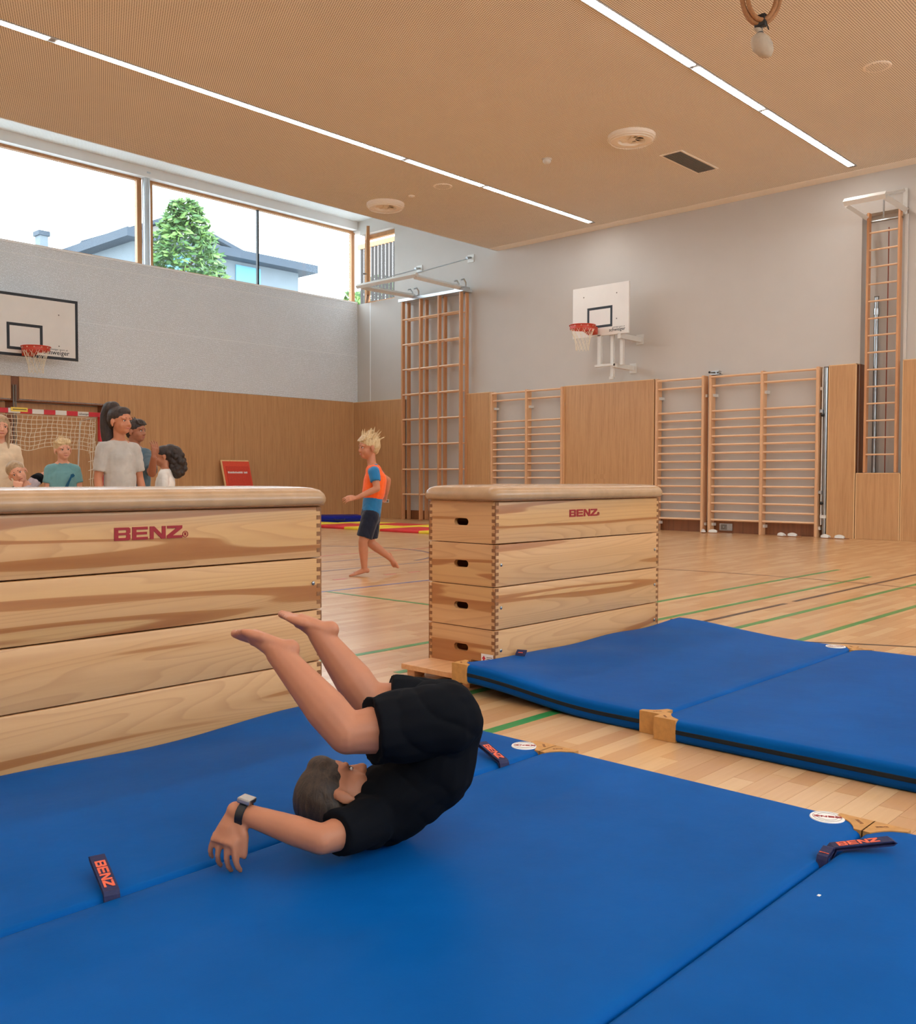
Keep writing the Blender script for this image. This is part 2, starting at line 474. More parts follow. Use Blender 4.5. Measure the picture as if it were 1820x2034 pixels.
arc(2.9, 4.0, 6.0, -36, 34, 'brown', .035); arc(2.6, .5, 3.35, -8, 44, 'black', .03)

# ---- end wall (white plaster, clerestory window, ladder niche)
w = MB()
for d in ((XW, XW + .3, Y0, 4.985, 0, ZU), (XW + .19, XW + .3, 4.985, 5.675, 0, 5.06), (XW, XW + .3, 4.985, 5.675, 5.06, ZU),
          (XW, XW + .3, 5.675, 16.30, 0, ZU), (XW, XW + .3, 16.30, 17.50, 0, 5.10), (XW, XW + .3, 16.30, 17.50, 6.74, ZU), (XW, XW + .3, 17.50, YW + .3, 0, 5.10), (XW, XW + .3, 17.50, YW + .3, 6.84, ZU)):
    w.box(*d)
wall_right = struct(w.build('wall_right', M['plaster']))
boxo('wall_joint', (XW - .004, XW + .01, 17.12, 17.15, 2.76, 5.10), M['plaster2'], wall_right)
TRIMZ = .035
def dado(y0, y1, z0=0.0, z1=2.745, x=XP, depth=.14, side=True):
    """veneered panel with pale edge bands and dark flank"""
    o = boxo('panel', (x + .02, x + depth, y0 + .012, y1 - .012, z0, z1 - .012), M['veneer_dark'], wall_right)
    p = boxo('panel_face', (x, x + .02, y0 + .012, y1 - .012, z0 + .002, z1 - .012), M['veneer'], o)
    boxo('edge_band', (x - .001, x + .03, y0, y0 + .012, z0, z1), M['veneer_edge'], o)
    boxo('edge_band', (x - .001, x + .03, y1 - .012, y1, z0, z1), M['veneer_edge'], o)
    boxo('edge_band', (x - .001, x + depth, y0, y1, z1 - .012, z1), M['veneer_edge'], o)
    return o
dado(15.92, 17.60); dado(13.25, 13.93); dado(9.30, 11.32); dado(5.675, 6.11); dado(4.995, 5.66, 0, 1.035)
dado(1.2, 4.985); dado(-2.4, 1.19); dado(-5.0, -2.41)
boxo('hatch', (XP - .002, XP + .004, 10.35, 10.65, .93, 1.02), M['veneer'], wall_right)
boxo('niche_flank', (XP + .14, XW + .19, 5.66, 5.675, 1.03, 2.745), M['veneer_dark'], wall_right)
for y0, y1 in ((13.93, 15.92), (11.32, 13.25), (6.11, 9.30)):
    struct(boxo('baseboard_right', (XW - .03, XW, y0 + .003, y1 - .003, 0, .2), M['veneer_dark']))

# ---- window wall
w = MB()
w.box(X0, XW, YW, YW + .3, 2.755, 5.15)
w.box(X0, 5.28, YW + .03, YW + .3, 0, 2.755); w.box(8.98, XW, YW + .03, YW + .3, 0, 2.755)
w.box(5.28, 8.98, YW + .28, YW + .3, 0, 2.33); w.box(5.28, 8.98, YW + .03, YW + .3, 2.33, 2.755)
w.box(X0, XW + .3, YW, YW + .3, 6.90, ZU + .1)
wall_left = struct(w.build('wall_left', M['acoustic']))
boxo('wall_joint', (X0, XW - .02, YW - .003, YW, 4.94, 4.952), M['plaster2'], wall_left)
boxo('wall_joint', (X0, XW - .02, YW - .003, YW, 3.86, 3.866), M['plaster2'], wall_left)
boxo('lintel_board', (X0, XW, YW - .012, YW + .2, 6.88, ZU), M['plaster2'], wall_left)
def wpanel(x0, x1, z0, z1, yb=YW, d=.03): boxo('panel', (x0 + .002, x1 - .002, yb, yb + d, z0, z1), M['veneer'], wall_left)
wpanel(8.98, 11.9, 0, 2.752); wpanel(11.9, 15.27, 0, 2.752)
wpanel(7.35, 8.98, 2.35, 2.752); wpanel(5.28, 7.205, 2.35, 2.752); wpanel(2.2, 5.27, 0, 2.752); wpanel(-1, 2.2, 0, 2.752); wpanel(-4, -1, 0, 2.752); wpanel(-7, -4, 0, 2.752)
wpanel(7.35, 8.975, 0, 2.3, YW + .26); wpanel(5.29, 7.205, 0, 2.3, YW + .26)
boxo('gap_strip', (7.205, 7.35, YW + .02, YW + .03, 2.33, 2.752), M['veneer_dark'], wall_left)
boxo('gap_strip', (7.205, 7.35, YW + .27, YW + .28, 0, 2.33), M['veneer_dark'], wall_left)
boxo('gap_strip', (5.28, 8.98, YW + .005, YW + .27, 2.315, 2.335), M['veneer_dark'], wall_left)
boxo('gap_strip', (8.955, 8.975, YW + .005, YW + .26, 0, 2.315), M['veneer_dark'], wall_left)
for x in (7.245, 7.285): MB().cone((x, YW - .01, 0), (x, YW - .01, 2.6), .014, .014, 8).build('guide_tube', M['grey'], wall_left, smooth=40)
# rear walls
w = MB()
for d in ((X0, XW + .3, Y0 - .2, Y0, 0, 3.0), (X0, XW + .3, Y0 - .2, Y0, 4.9, ZU), (X0, -5.5, Y0 - .2, Y0, 3.0, 4.9), (14.0, XW + .3, Y0 - .2, Y0, 3.0, 4.9)): w.box(*d)
struct(w.build('wall_back', M['plaster']))
for i in range(4):  # unseen window band, added so daylight reaches the box fronts from this side
    x0 = -5.5 + i * 4.875
    o = struct(empty('window_%d' % (6 + i), (x0, Y0 - .1, 3.0)))
    for nm, d in (('frame_head', (0, 4.875, -.05, .05, 1.82, 1.9)), ('frame_sill', (0, 4.875, -.05, .05, 0, .08)), ('frame_stile', (0, .08, -.05, .05, .08, 1.82)), ('frame_stile', (4.795, 4.875, -.05, .05, .08, 1.82))): boxo(nm, d, M['frame'], o)
    boxo('pane', (.08, 4.795, -.012, .012, .08, 1.82), M['glass'], o)
struct(boxo('wall_front', (X0 - .2, X0, Y0, YW + .3, 0, ZU), M['plaster']))

# ---- windows of the window wall
YG = YW + .2
COLS = [9.94, 4.3, -1.34]
def window(i, x0, x1, thin):
    o = struct(empty('window_%d' % i, (x0, YG, 5.15)))
    W = x1 - x0
    for nm, d in (('frame_head', (0, W, -.05, .05, 1.68, 1.76)), ('frame_sill', (0, W, -.05, .05, 0, .05)), ('frame_stile', (0, .09, -.05, .05, .05, 1.68)), ('frame_stile', (W - .1, W, -.05, .05, .05, 1.68))):
        boxo(nm, d, M['frame'], o)
    cuts = [.09] + [t - x0 for t in thin] + [W - .1]
    for a, b in zip(cuts[:-1], cuts[1:]):
        boxo('pane', (a + .012, b - .012, -.012, .012, .05, 1.68), M['glass'], o)
    for t in thin: boxo('mullion', (t - x0 - .02, t - x0 + .02, -.03, .03, .05, 1.68), M['black'], o)
    return o
window(1, 10.02, 15.46, [12.67]); window(2, 4.38, 9.87, []); window(3, -1.26, 4.23, [1.4]); window(4, -7.0, -1.42, [-4.2])
for i, x in enumerate(COLS):
    mb = MB(); mb.cone((x, YG - .1, 5.15), (x, YG - .1, 6.97), .075, .075, 20)
    c = struct(mb.build('trim_%d' % (i + 1), M['alu'], smooth=40))
    MB().cone((x, YG - .1, 6.955), (x, YG - .1, 6.99), .12, .12, 20).build('collar', M['alu'], c, smooth=40)
sill = struct(boxo('trim_5', (X0, XW, YW - .01, YW + .3, 5.12, 5.155), M['plaster2']))
# ---- corner window in the end wall, sash standing open
o = struct(empty('window_5', (XW + .2, 16.30, 5.10)))
for nm, d in (('frame_head', (-.05, .05, 0, 1.2, 1.55, 1.64)), ('frame_sill', (-.05, .05, 0, 1.2, 0, .06)), ('frame_stile', (-.05, .05, 0, .05, .06, 1.55)), ('frame_stile', (-.05, .05, 1.12, 1.2, .06, 1.55))):
    boxo(nm, d, M['frame'], o)
s = empty('sash', (-.06, 1.12, 0)); s.parent = o; s.rotation_euler = (0, 0, math.radians(-40))
for nm, d in (('sash_rail', (-.03, .03, -1.06, 0, 1.52, 1.6)), ('sash_rail', (-.03, .03, -1.06, 0, .03, .11)), ('sash_stile', (-.035, .035, -.08, 0, .03, 1.6)), ('sash_stile', (-.035, .035, -1.08, -1.0, .03, 1.6))):
    boxo(nm, d, M['frame'], s)
boxo('pane', (-.01, .01, -1.0, -.08, .11, 1.52), M['glass'], s)
boxo('window_handle', (-.12, -.03, -1.05, -1.02, .5, .53), M['grey'], s)
# slat screen outside the corner window
sc_ = thing('slat_screen', 'vertical timber slat screen outside the open corner window', 'screen', (16.5, 17.3, 0))
boxo('top_rail', (-.03, .03, -1.3, 1.5, 6.78, 6.9), M['frame'], sc_)
boxo('foot_rail', (-.03, .03, -1.3, 1.5, 0, .1), M['frame'], sc_)
sl = MB().box(-.04, .04, -.02, .02, .1, 6.78).mesh('slat', plain('grey_slat', srgb(66, 60, 56), .7))
for k in range(20): link('slat', sl, sc_, (0, -1.2 + k * .135, 0))

# ---- ceilings
ceiling = struct(boxo('ceiling', (X0, XW, Y0, YE, ZC, ZC + .2), M['ceil']))
struct(boxo('trim_6', (XW - .28, XW, Y0, YE - .02, ZC - .006, ZC), M['ceil_trim']))
struct(boxo('trim_7', (X0, XW, YE, YE + .02, ZC - .005, ZU), M['plaster2']))
w = MB(); w.box(X0, XW + .3, YE, YW + .3, ZU, ZU + .2)
struct(w.build('ceiling', M['ceil_white']))
struct(boxo('ceiling', (X0, XW + .3, Y0, YE, ZU, ZU + .2), M['plaster2']))

# ---- recessed light lines
SEG = [(-6.2, -.5), (-.5, 4.77), (4.77, 10.08), (10.08, 11.86), (11.86, 14.88)]
LL = {10.43: 'slim recessed white light line on the ceiling side towards the clerestory windows', 5.645: 'slim recessed white light line beside the rectangular ceiling grille',
      .86: 'slim recessed white light line of the ceiling above the front mats', -3.93: 'slim recessed white light line by the rear wall'}
for yl, lab in LL.items():
    t = thing('light_line', lab, 'ceiling light', (0, yl, ZC))
    for a, b in SEG:
        boxo('diffuser', (a + .05, b - .05, -.045, .045, -.014, 0), M['lamp'], t)
    boxo('housing_flange', (SEG[0][0], SEG[-1][1], -.062, -.05, -.012, 0), M['alu'], t)
    boxo('housing_flange', (SEG[0][0], SEG[-1][1], .05, .062, -.012, 0), M['alu'], t)
    for a, b in SEG: boxo('end_plate', (b - .05, b + .05, -.05, .05, -.006, 0), M['grey'], t)

# ---- things on the ceiling
def diffuser_vent(x, y, lab):
    t = thing('ceiling_vent', lab, 'vent', (x, y, ZC), group='round twist outlets in the ceiling')
    n = 28; prof = [(.16, -.02), (.19, -.075), (.27, -.075), (.31, -.05), (.33, 0)]
    mb = MB(); mb.loft([[Vector((r_ * math.cos(2 * math.pi * i / n), r_ * math.sin(2 * math.pi * i / n), z)) for i in range(n)] for r_, z in prof], caps=False)
    mb.build('ring', M['ceil_trim'], t, smooth=50)
    MB().cone((0, 0, -.01), (0, 0, -.03), .165, .165, 24).build('core_plate', M['grey'], t, smooth=40)
    MB().cone((0, 0, -.03), (0, 0, -.06), .06, .05, 16).build('hub', M['ceil_trim'], t, smooth=40)
    for k in range(8):
        Mr = Matrix.Rotation(k * math.pi / 4, 4, 'Z') @ Matrix.Translation((.11, 0, -.04)) @ Matrix.Rotation(.5, 4, 'X')
        MB().box(-.055, .055, -.03, .03, -.004, .004, Mr).build('blade', M['ceil_trim'], t)
    n2 = MB()
    for k in range(3): n2.tube([( (.29 + .02 * k) * math.cos(a * math.pi / 12), (.29 + .02 * k) * math.sin(a * math.pi / 12), -.085 + .02 * k) for a in range(24)], .005, 5, True)
    n2.build('guard_wire', M['ceil_trim'], t)
diffuser_vent(11.48, 12.37, 'round air outlet with wire guard in the ceiling near the clerestory windows')
diffuser_vent(11.52, 7.41, 'round air outlet with wire guard next to the rectangular ceiling grille')
t = thing('ceiling_grille', 'grey rectangular ventilation grille set in the perforated ceiling', 'vent', (13.05, 7.37, ZC))
boxo('frame', (-.56, .56, -.18, -.15, -.012, .01), M['ceil_trim'], t); boxo('frame', (-.56, .56, .15, .18, -.012, .01), M['ceil_trim'], t)
boxo('frame', (-.56, -.53, -.15, .15, -.012, .01), M['ceil_trim'], t); boxo('frame', (.53, .56, -.15, .15, -.012, .01), M['ceil_trim'], t)
boxo('backing', (-.53, .53, -.15, .15, -.002, .004), M['grey'], t)
sl = MB().box(-.53, .53, -.006, .006, -.014, 0).mesh('slat', M['grey'])
for k in range(11): link('slat', sl, t, (0, -.135 + k * .027, 0))
def speaker(x, y, lab):
    t = thing('ceiling_speaker', lab, 'speaker', (x, y, ZC), group='flush round loudspeakers in the ceiling')
    MB().cone((0, 0, 0), (0, 0, -.008), .155, .15, 28).build('bezel', M['ceil_trim'], t, smooth=40)
    MB().cone((0, 0, -.006), (0, 0, -.012), .125, .12, 28).build('speaker_grille', M['ceil'], t, smooth=40)
speaker(11.42, 10.94, 'flush round loudspeaker in the ceiling between light line and window side outlet')
speaker(11.51, 4.10, 'flush round loudspeaker in the ceiling above the narrow ladder side')
t = thing('smoke_detector', 'small white smoke detector hanging between the two light lines', 'smoke detector', (11.5, 8.87, ZC))
MB().cone((0, 0, 0), (0, 0, -.02), .075, .075, 20).build('base', M['white'], t, smooth=40)
MB().loft([[Vector((r_ * math.cos(2 * math.pi * i / 20), r_ * math.sin(2 * math.pi * i / 20), z)) for i in range(20)] for r_, z in ((.06, -.02), (.06, -.045), (.045, -.065), (.015, -.075))]).build('sensor_head', M['white'], t, smooth=50)
MB().ball((.03, -.03, -.055), .008).build('status_light', M['red'], t, smooth=True)
t = thing('ceiling_sensor', 'tiny flat sensor cap in the ceiling beside the window side outlet', 'sensor', (11.45, 11.70, ZC))
MB().cone((0, 0, 0), (0, 0, -.012), .06, .055, 18).build('cap', M['ceil_trim'], t, smooth=40)
MB().ball((0, 0, -.012), (.025, .025, .012)).build('lens', M['white'], t, smooth=True)

# ---- what stands outside
struct(boxo('ground', (-60, 90, 18.1, 110, -.4, -.2), plain('paving', srgb(176, 178, 176), .9, var=.1, scale=2)))
M['house_grey'] = plain('house_render', srgb(112, 120, 126), .9, var=.04, scale=2)
M['house_cream'] = plain('house_render_cream', srgb(146, 142, 134), .9, var=.04, scale=2)
M['roof_grey'] = plain('roof_sheet', srgb(58, 68, 80), .7, var=.06, scale=4)
M['shutter'] = plain('blue_shutter', srgb(92, 146, 170), .6, var=.05)
M['leaf'] = plain('tree_leaf', srgb(64, 100, 48), .7, var=.35, scale=6)
M['leaf_light'] = plain('tree_leaf_light', srgb(104, 138, 66), .7, var=.35, scale=6)
M['bark'] = plain('bark', srgb(92, 76, 60), .9, var=.2)
# ---- outside, seen through the glass
def gable_house(name, lab, loc, rz, W, D, H, RH, wall, win):
    t = thing(name, lab, 'building', loc, rz, 'neighbouring houses outside')
    mb = MB(); mb.box(-W / 2, W / 2, -D / 2, D / 2, 0, H)
    mb.add([(-W / 2, -D / 2, H), (-W / 2, D / 2, H), (-W / 2, 0, H + RH), (W / 2, -D / 2, H), (W / 2, D / 2, H), (W / 2, 0, H + RH)], [(0, 1, 2), (3, 5, 4), (0, 2, 5, 3), (1, 4, 5, 2), (0, 3, 4, 1)])
    mb.build('walls', wall, t)
    a = math.atan2(RH, D / 2); L = math.hypot(D / 2, RH) + .5
    for s_ in (-1, 1):
        Mr = Matrix.Translation((0, 0, H + RH + .05)) @ Matrix.Rotation(s_ * a, 4, 'X')
        MB().box(-W / 2 - .5, W / 2 + .5, 0 if s_ < 0 else -L, L if s_ < 0 else 0, 0, .2, Mr).build('roof_slope', M['roof_grey'], t)
    for wx, wy, wz, ww, wh, face in win:
        d = (wx, wx + ww, -D / 2 - .06, -D / 2 + .05, wz, wz + wh) if face == 'F' else (-W / 2 - .06, -W / 2 + .05, wy, wy + ww, wz, wz + wh)
        boxo('window', d, M['shutter'], t)
    return t
gable_house('house', 'pale house with grey sheet gable roof, outside beyond the round column', (31.5, 56.0, -.2), math.radians(72), 15, 9.0, 13.7, 1.9, M['house_cream'], [(-6.9, 0, 11.6, 2.0, 2.1, 'F'), (-3.1, 0, 11.6, 1.8, 2.1, 'F'), (0, -2.8, 11.6, 2.0, 1.9, 'L'), (0, 1.0, 11.6, 1.5, 1.9, 'L')])
t = thing('house', 'flat roofed grey house with a light blue shutter, outside beyond the tree', 'building', (25.6, 38.0, -.2), 0, 'neighbouring houses outside')
boxo('walls', (-6, 2.3, -2, 5, 0, 10.6), M['house_grey'], t); boxo('roof_slab', (-6.6, 2.9, -2.7, 5.6, 10.6, 10.95), M['roof_grey'], t)
boxo('window', (-1.15, .15, -2.06, -1.95, 9.2, 10.45), M['shutter'], t); boxo('window', (-4.6, -3.4, -2.06, -1.95, 9.2, 10.45), M['shutter'], t)
t = thing('chimney_stack', 'distant grey chimney stack with cap above the window sill', 'chimney', (18.6, 42.0, -.2))
boxo('stack', (-.18, .18, -.25, .25, 0, 11.6), M['house_grey'], t); boxo('stack_foot', (-.6, .4, -.5, .5, 0, 11.0), M['house_grey'], t); boxo('cap', (-.25, .25, -.3, .3, 11.6, 11.8), M['roof_grey'], t)
def tree(lab, loc, crown, H, rad, n, seed, name='tree', mats=('leaf', 'leaf_light')):
    r = random.Random(seed); t = thing(name, lab, 'tree', loc)
    mb = MB(); mb.tube([(0, 0, 0), (.1, 0, crown), (0, .1, H * .8)], [.16, .12, .04], 8)
    for k in range(7):
        a = r.random() * 6.28; z = crown + (H - crown) * (.1 + .1 * k)
        mb.tube([(0, 0, z - .3), (math.cos(a) * rad * .5, math.sin(a) * rad * .5, z + .4)], [.05, .02], 5)
    mb.build('trunk', M['bark'], t, smooth=40)
    fol = [MB(), MB()]
    for k in range(n):
        u = r.random(); z = crown + (H - crown) * u
        prof = math.sin(math.pi * min(1, .12 + .86 * (1 - u) ** .8)) ** .7 * (.35 + .65 * (1 - u)) * 1.25
        q = rad * prof * (.55 + .5 * r.random()); a = r.random() * 6.283
        c = Vector((q * math.cos(a), q * math.sin(a), z)); s_ = .07 + .07 * r.random()
        e = Vector((r.gauss(0, 1), r.gauss(0, 1), r.gauss(0, .6))).normalized(); g = e.orthogonal().normalized()
        fol[k % 2].add([c + e * s_ * 1.4, c + g * s_ * .7, c - e * s_ * 1.4, c - g * s_ * .7], [(0, 1, 2, 3)])
    for i in (0, 1):
        o = link('foliage', fol[i].mesh('foliage', M[mats[i]], fix=False), t); o['kind'] = 'stuff'
tree('leafy green tree with pointed crown outside the clerestory window', (17.1, 28.0, -.2), 4.0, 10.1, 1.75, 5200, 3)
tree('small leafy tree showing low beside the open corner window', (24.3, 28.0, -.2), 3.0, 8.2, 1.0, 900, 5)
tree('green bush growing behind the slat screen', (20.2, 22.0, -.2), 2.0, 7.3, 1.7, 2200, 9, 'bush')

# ================================================================== VAULTING BOXES
def stadium(cx, cy, w, h, n=8):
    r_ = h / 2; p = []
    for s_, a0 in ((1, -90), (-1, 90)):
        for i in range(n + 1):
            a = math.radians(a0 + 180 * i / n); p.append((cx + s_ * (w / 2 - r_) + r_ * math.cos(a), cy + r_ * math.sin(a)))
    return p
def bolt_mesh():
    return MB().ball((0, 0, 0), (.008, .004, .008), nu=10, nv=6).mesh('bolt', M['chrome'], True)
BOLT = bolt_mesh()
def vaulting_box(lab, x0, y0, L, W, logo):
    t = thing('vaulting_box', lab, 'vaulting box', (x0, y0, 0), 0, 'wooden vaulting boxes')
    Z0, TH, BT = .04, .2, .022
    fj_a = MB(); n = 12; hs = TH / n
    for k in range(4):
        z0 = Z0 + (3 - k) * TH; zz0, zz1 = z0 + .002, z0 + TH - .002
        for yy in (0, W - BT):
            s_ = MB().bbox(0, L, yy, yy + BT, zz0, zz1, .005, 2).build('side_board', M['pine_x'], t, smooth=30)
        for xx, flip in ((0, 1), (L - BT, 0)):
            mb = MB()
            # plate in local XY = (y, z) turned up to stand across the box
            Mx = Matrix(((0, 0, 1, xx), (1, 0, 0, 0), (0, 1, 0, 0), (0, 0, 0, 1)))
            holes = [stadium(W / 2, z0 + TH * .5, .092, .034)]
            a, b, e = BT * .8, W - BT * .8, .001
            outer = [(a, zz0 + e), (a + e, zz0), (b - e, zz0), (b, zz0 + e), (b, zz1 - e), (b - e, zz1), (a + e, zz1), (a, zz1 - e)]
            if k == 3 and xx == 0:
                outer = [(a, zz0 + e), (a + e, zz0), (.085, zz0), (.085, zz0 + .045), (.15, zz0 + .045), (.15, zz0), (b - e, zz0), (b, zz0 + e), (b, zz1 - e), (b - e, zz1), (a + e, zz1), (a, zz1 - e)]
            mb.prism(outer, holes, BT, Mx)
            mb.build('end_board', M['pine_y'], t)
        # dovetail-like finger joints: end grain on both faces of every corner
        for cx, sx in ((0, 1), (L, -1)):
            for cy, sy in ((0, 1), (W, -1)):
                mb = MB()
                for i in range(n):
                    za, zb = zz0 + .004 + i * (hs - .0009), zz0 + .004 + (i + 1) * (hs - .0009)
                    if i % 2: mb.box(min(cx, cx + sx * BT), max(cx, cx + sx * BT), min(cy - sy * .0012, cy + sy * .004), max(cy - sy * .0012, cy + sy * .004), za, zb)
                    else: mb.box(min(cx - sx * .0012, cx + sx * .004), max(cx - sx * .0012, cx + sx * .004), min(cy, cy + sy * BT), max(cy, cy + sy * BT), za, zb)
                mb.build('finger_joint', M['endgrain'], t)
        if k:
            for bx in (.04, L - .04): link('bolt', BOLT, t, (bx, -.002, z0 + TH * .52))
        for cx in (.04, L - .06): boxo('corner_block', (cx - .0 if cx < .1 else cx - .02, cx + .03, BT, BT + .03, z0 + .02, z0 + TH - .02), M['pine_x'], t)
    zt = Z0 + 4 * TH
    boxo('top_board', (.01, L - .01, .01, W - .01, zt - .012, zt + .004), M['pine_x'], t)
    # leather covered pad with rolled rim
    rings = []; nx = 40
    def rr(ox, oy, z, r_):
        p = []; hx, hy = L / 2 + ox, W / 2 + oy
        for q, (sx, sy) in enumerate(((1, 1), (-1, 1), (-1, -1), (1, -1))):
            for i in range(8):
                a = math.pi / 2 * q + math.pi / 2 * i / 7
                p.append(Vector((L / 2 + sx * (hx - r_) + r_ * math.cos(a), W / 2 + sy * (hy - r_) + r_ * math.sin(a), z)))
        return p
    for off, z in ((.006, 0), (.021, .004), (.028, .016), (.029, .03), (.024, .046), (.012, .060), (-.012, .069), (-.05, .073), (-.12, .0755)):
        rings.append(rr(off, off, zt + z, max(.012, .045 + off * .3)))
    pad = MB().loft(rings).build('padded_top', M['leather_top'], t, smooth=60)
    sm_ = MB().tube([Vector((p.x, p.y, zt + .005)) for p in rr(.0215, .0215, 0, .05)], .0025, 5, True)
    sm_.build('seam', M['endgrain'], pad)
    lx0, lx1, lz, lh = logo
    Mx = Matrix(((1, 0, 0, lx0), (0, 0, 1, -.0022), (0, 1, 0, lz), (0, 0, 0, 1)))
    benz(MB(), Mx, lh, lx1 - lx0, .003, True).build('logo_lettering', M['logo_red'], t)
    # lifting castor gear under the box
    for yy in (.05, W - .09): boxo('runner', (.08, L - .08, yy, yy + .04, .0, Z0 + .004), M['beech_x'], t)
    return t
b1 = vaulting_box('four-tier pine vaulting box with the boys and girls waiting behind it', .925, 2.904, 1.43, .43, (.582, .832, .744, .042))
b2 = vaulting_box('four-tier pine vaulting box with end handle slots, standing free by the steel-grey wall bars side', 3.362, 2.88, 1.43, .43, (.572, .82, .752, .037))
b2['label'] = 'four-tier pine vaulting box with end handle slots and a wheel lever sticker'
for b in (b1, b2):
    boxo('base_board', (-.2, .02, .0, .42, .036, .062), M['beech_x'], b, bev=.003)
    boxo('foot_block', (-.17, -.1, .36, .41, 0, .036), M['beech_x'], b, bev=.003)
    boxo('foot_block', (-.17, -.1, .005, .05, 0, .036), M['beech_x'], b, bev=.003)
    lv = MB().cone((-.03, .12, .075), (.03, .12, .085), .007, .007, 8).build('lever', M['black'], b, smooth=40)
    MB().ball((-.045, .12, .072), .017).build('lever_knob', plain('navy_knob', srgb(28, 36, 66), .4), lv, smooth=True)
    st = boxo('sticker', (-.0014, .002, .01, .085, .045, .125), M['badge'], b)
    ar = MB(); Mx = Matrix(((0, 0, -1, -.0014), (-1, 0, 0, .085), (0, 1, 0, .045), (0, 0, 0, 1)))
    ar.prism([(.012, .048), (.022, .048), (.022, .056), (.029, .056), (.017, .072), (.005, .056), (.012, .056)], [], .0008, Mx)
    ar.prism([(.012, .034), (.022, .034), (.022, .026), (.029, .026), (.017, .010), (.005, .026), (.012, .026)], [], .0008, Mx)
    ar.build('arrow_print', M['red'], st)
    tx = MB()
    for i in range(6): tx.prism([(.034, .064 - i * .008), (.034 + (.034 if i % 3 else .036) , .064 - i * .008), (.034 + (.034 if i % 3 else .036), .067 - i * .008), (.034, .067 - i * .008)], [], .0006, Mx)
    tx.build('small_print', M['grey'], st)

# ================================================================== BLUE MATS
def sstep(t_): t_ = max(0, min(1, t_)); return t_ * t_ * (3 - 2 * t_)
def gym_mat(lab, x0, x1, y0, y1, T=.08, lift=None, dip=None):
    t = thing('gym_mat', lab, 'gym mat', (x0, y0, 0), 0, 'blue gym mats')
    W, D = x1 - x0, y1 - y0; r_ = .02
    ed = [0, .0015, .005, .011, .02]
    def axis(Lg):
        n = int(Lg / .05); return ed + [ed[-1] + (Lg - 2 * ed[-1]) * i / n for i in range(1, n)] + [Lg - e for e in reversed(ed)]
    us, vs = axis(W), axis(D)
    def drop(d): return 0 if d >= r_ else r_ - math.sqrt(max(0, r_ * r_ - (r_ - d) ** 2))
    lf = lift or (lambda u, v: 0.0); dp = dip or (lambda u, v: 0.0)
    def half(top):
        mb = MB(); nu, nv = len(us), len(vs); pts = []
        for v in vs:
            for u in us:
                d = min(drop(min(u, W - u)) + drop(min(v, D - v)), T / 2 - .001)
                z = (T - d - dp(u, v) if top else d) + lf(u, v)
                pts.append((u, v, z))
        fs = [(j * nu + i, j * nu + i + 1, (j + 1) * nu + i + 1, (j + 1) * nu + i) for j in range(nv - 1) for i in range(nu - 1)]
        rim = [i for i in range(nu)] + [j * nu + nu - 1 for j in range(1, nv)] + [(nv - 1) * nu + i for i in range(nu - 2, -1, -1)] + [j * nu for j in range(nv - 2, 0, -1)]
        o = len(pts)
        for k in rim: pts.append((pts[k][0], pts[k][1], T / 2 + lf(pts[k][0], pts[k][1])))
        nR = len(rim)
        for k in range(nR): fs.append((rim[k], rim[(k + 1) % nR], o + (k + 1) % nR, o + k))
        mb.add(pts, fs); return mb, [pts[o + k] for k in range(nR)]
    mb, rim = half(True); mb.build('cover', M['mat'], t, smooth=70)
    mb, _ = half(False); mb.build('underside', M['mat_low'], t, smooth=70)
    q = []
    for dz, out in ((-.008, .0005), (-.006, .002), (.006, .002), (.008, .0005)):
        ring = []
        for p in rim:
            ox = -out if p[0] < 1e-4 else (out if p[0] > W - 1e-4 else 0); oy = -out if p[1] < 1e-4 else (out if p[1] > D - 1e-4 else 0)
            ring.append(Vector((p[0] + ox, p[1] + oy, p[2] + dz)))
        q.append(ring)
    MB().loft(q, caps=False).build('velcro_strip', M['velcro'], t)
    # leather corners wrap top and flanks, with a hollow curved hem
    c_ = .085; hem = [(c_, 0), (c_, .018), (c_ * .8, .026), (c_ * .62, .036), (c_ * .47, .047), (.033, c_ * .66), (.025, c_ * .82), (.018, c_), (0, c_)]
    for cx, cy, sx, sy in ((0, 0, 1, 1), (W, 0, -1, 1), (0, D, 1, -1), (W, D, -1, -1)):
        z = lf(cx + sx * .04, cy + sy * .04)
        poly = [(cx - sx * .0035, cy - sy * .0035)] + [(cx + sx * a - (sx * .0035 if a == 0 else 0), cy + sy * b - (sy * .0035 if b == 0 else 0)) for a, b in hem]
        mb = MB(); Mz = Matrix.Translation((0, 0, z + .001))
        mb.prism(poly, [], T + .002, Mz)
        co = mb.build('leather_corner', M['leather'], t)
        px_, py_ = cx + sx * .026, cy + sy * .026
        Mx = Matrix.Translation((px_, py_, z + T + .003)) @ Matrix.Rotation(math.radians(45 if sx * sy < 0 else -45), 4, 'Z')
        benz(MB(), Mx @ Matrix.Translation((-.016, -.004, 0)), .008, .032, .0006).build('corner_stamp', M['endgrain'], co)
    return t
def badge(par, u, v, T, rz, r_=.043):
    o = MB().cone((0, 0, 0), (0, 0, .0025), r_, r_ * .97, 36).build('badge', M['badge'], par, smooth=40, loc=(u, v, T), rot=(0, 0, rz))
    for q in (.82, .6):
        MB().tube([(r_ * q * math.cos(a * math.pi / 18), r_ * q * math.sin(a * math.pi / 18), .0027) for a in range(36)], .0006, 4, True).build('badge_ring', M['grey'], o)
    benz(MB(), Matrix.Translation((-r_ * .8, -r_ * .13, .0026)), r_ * .26, r_ * 1.6, .0006).build('badge_lettering', M['logo_red'], o)
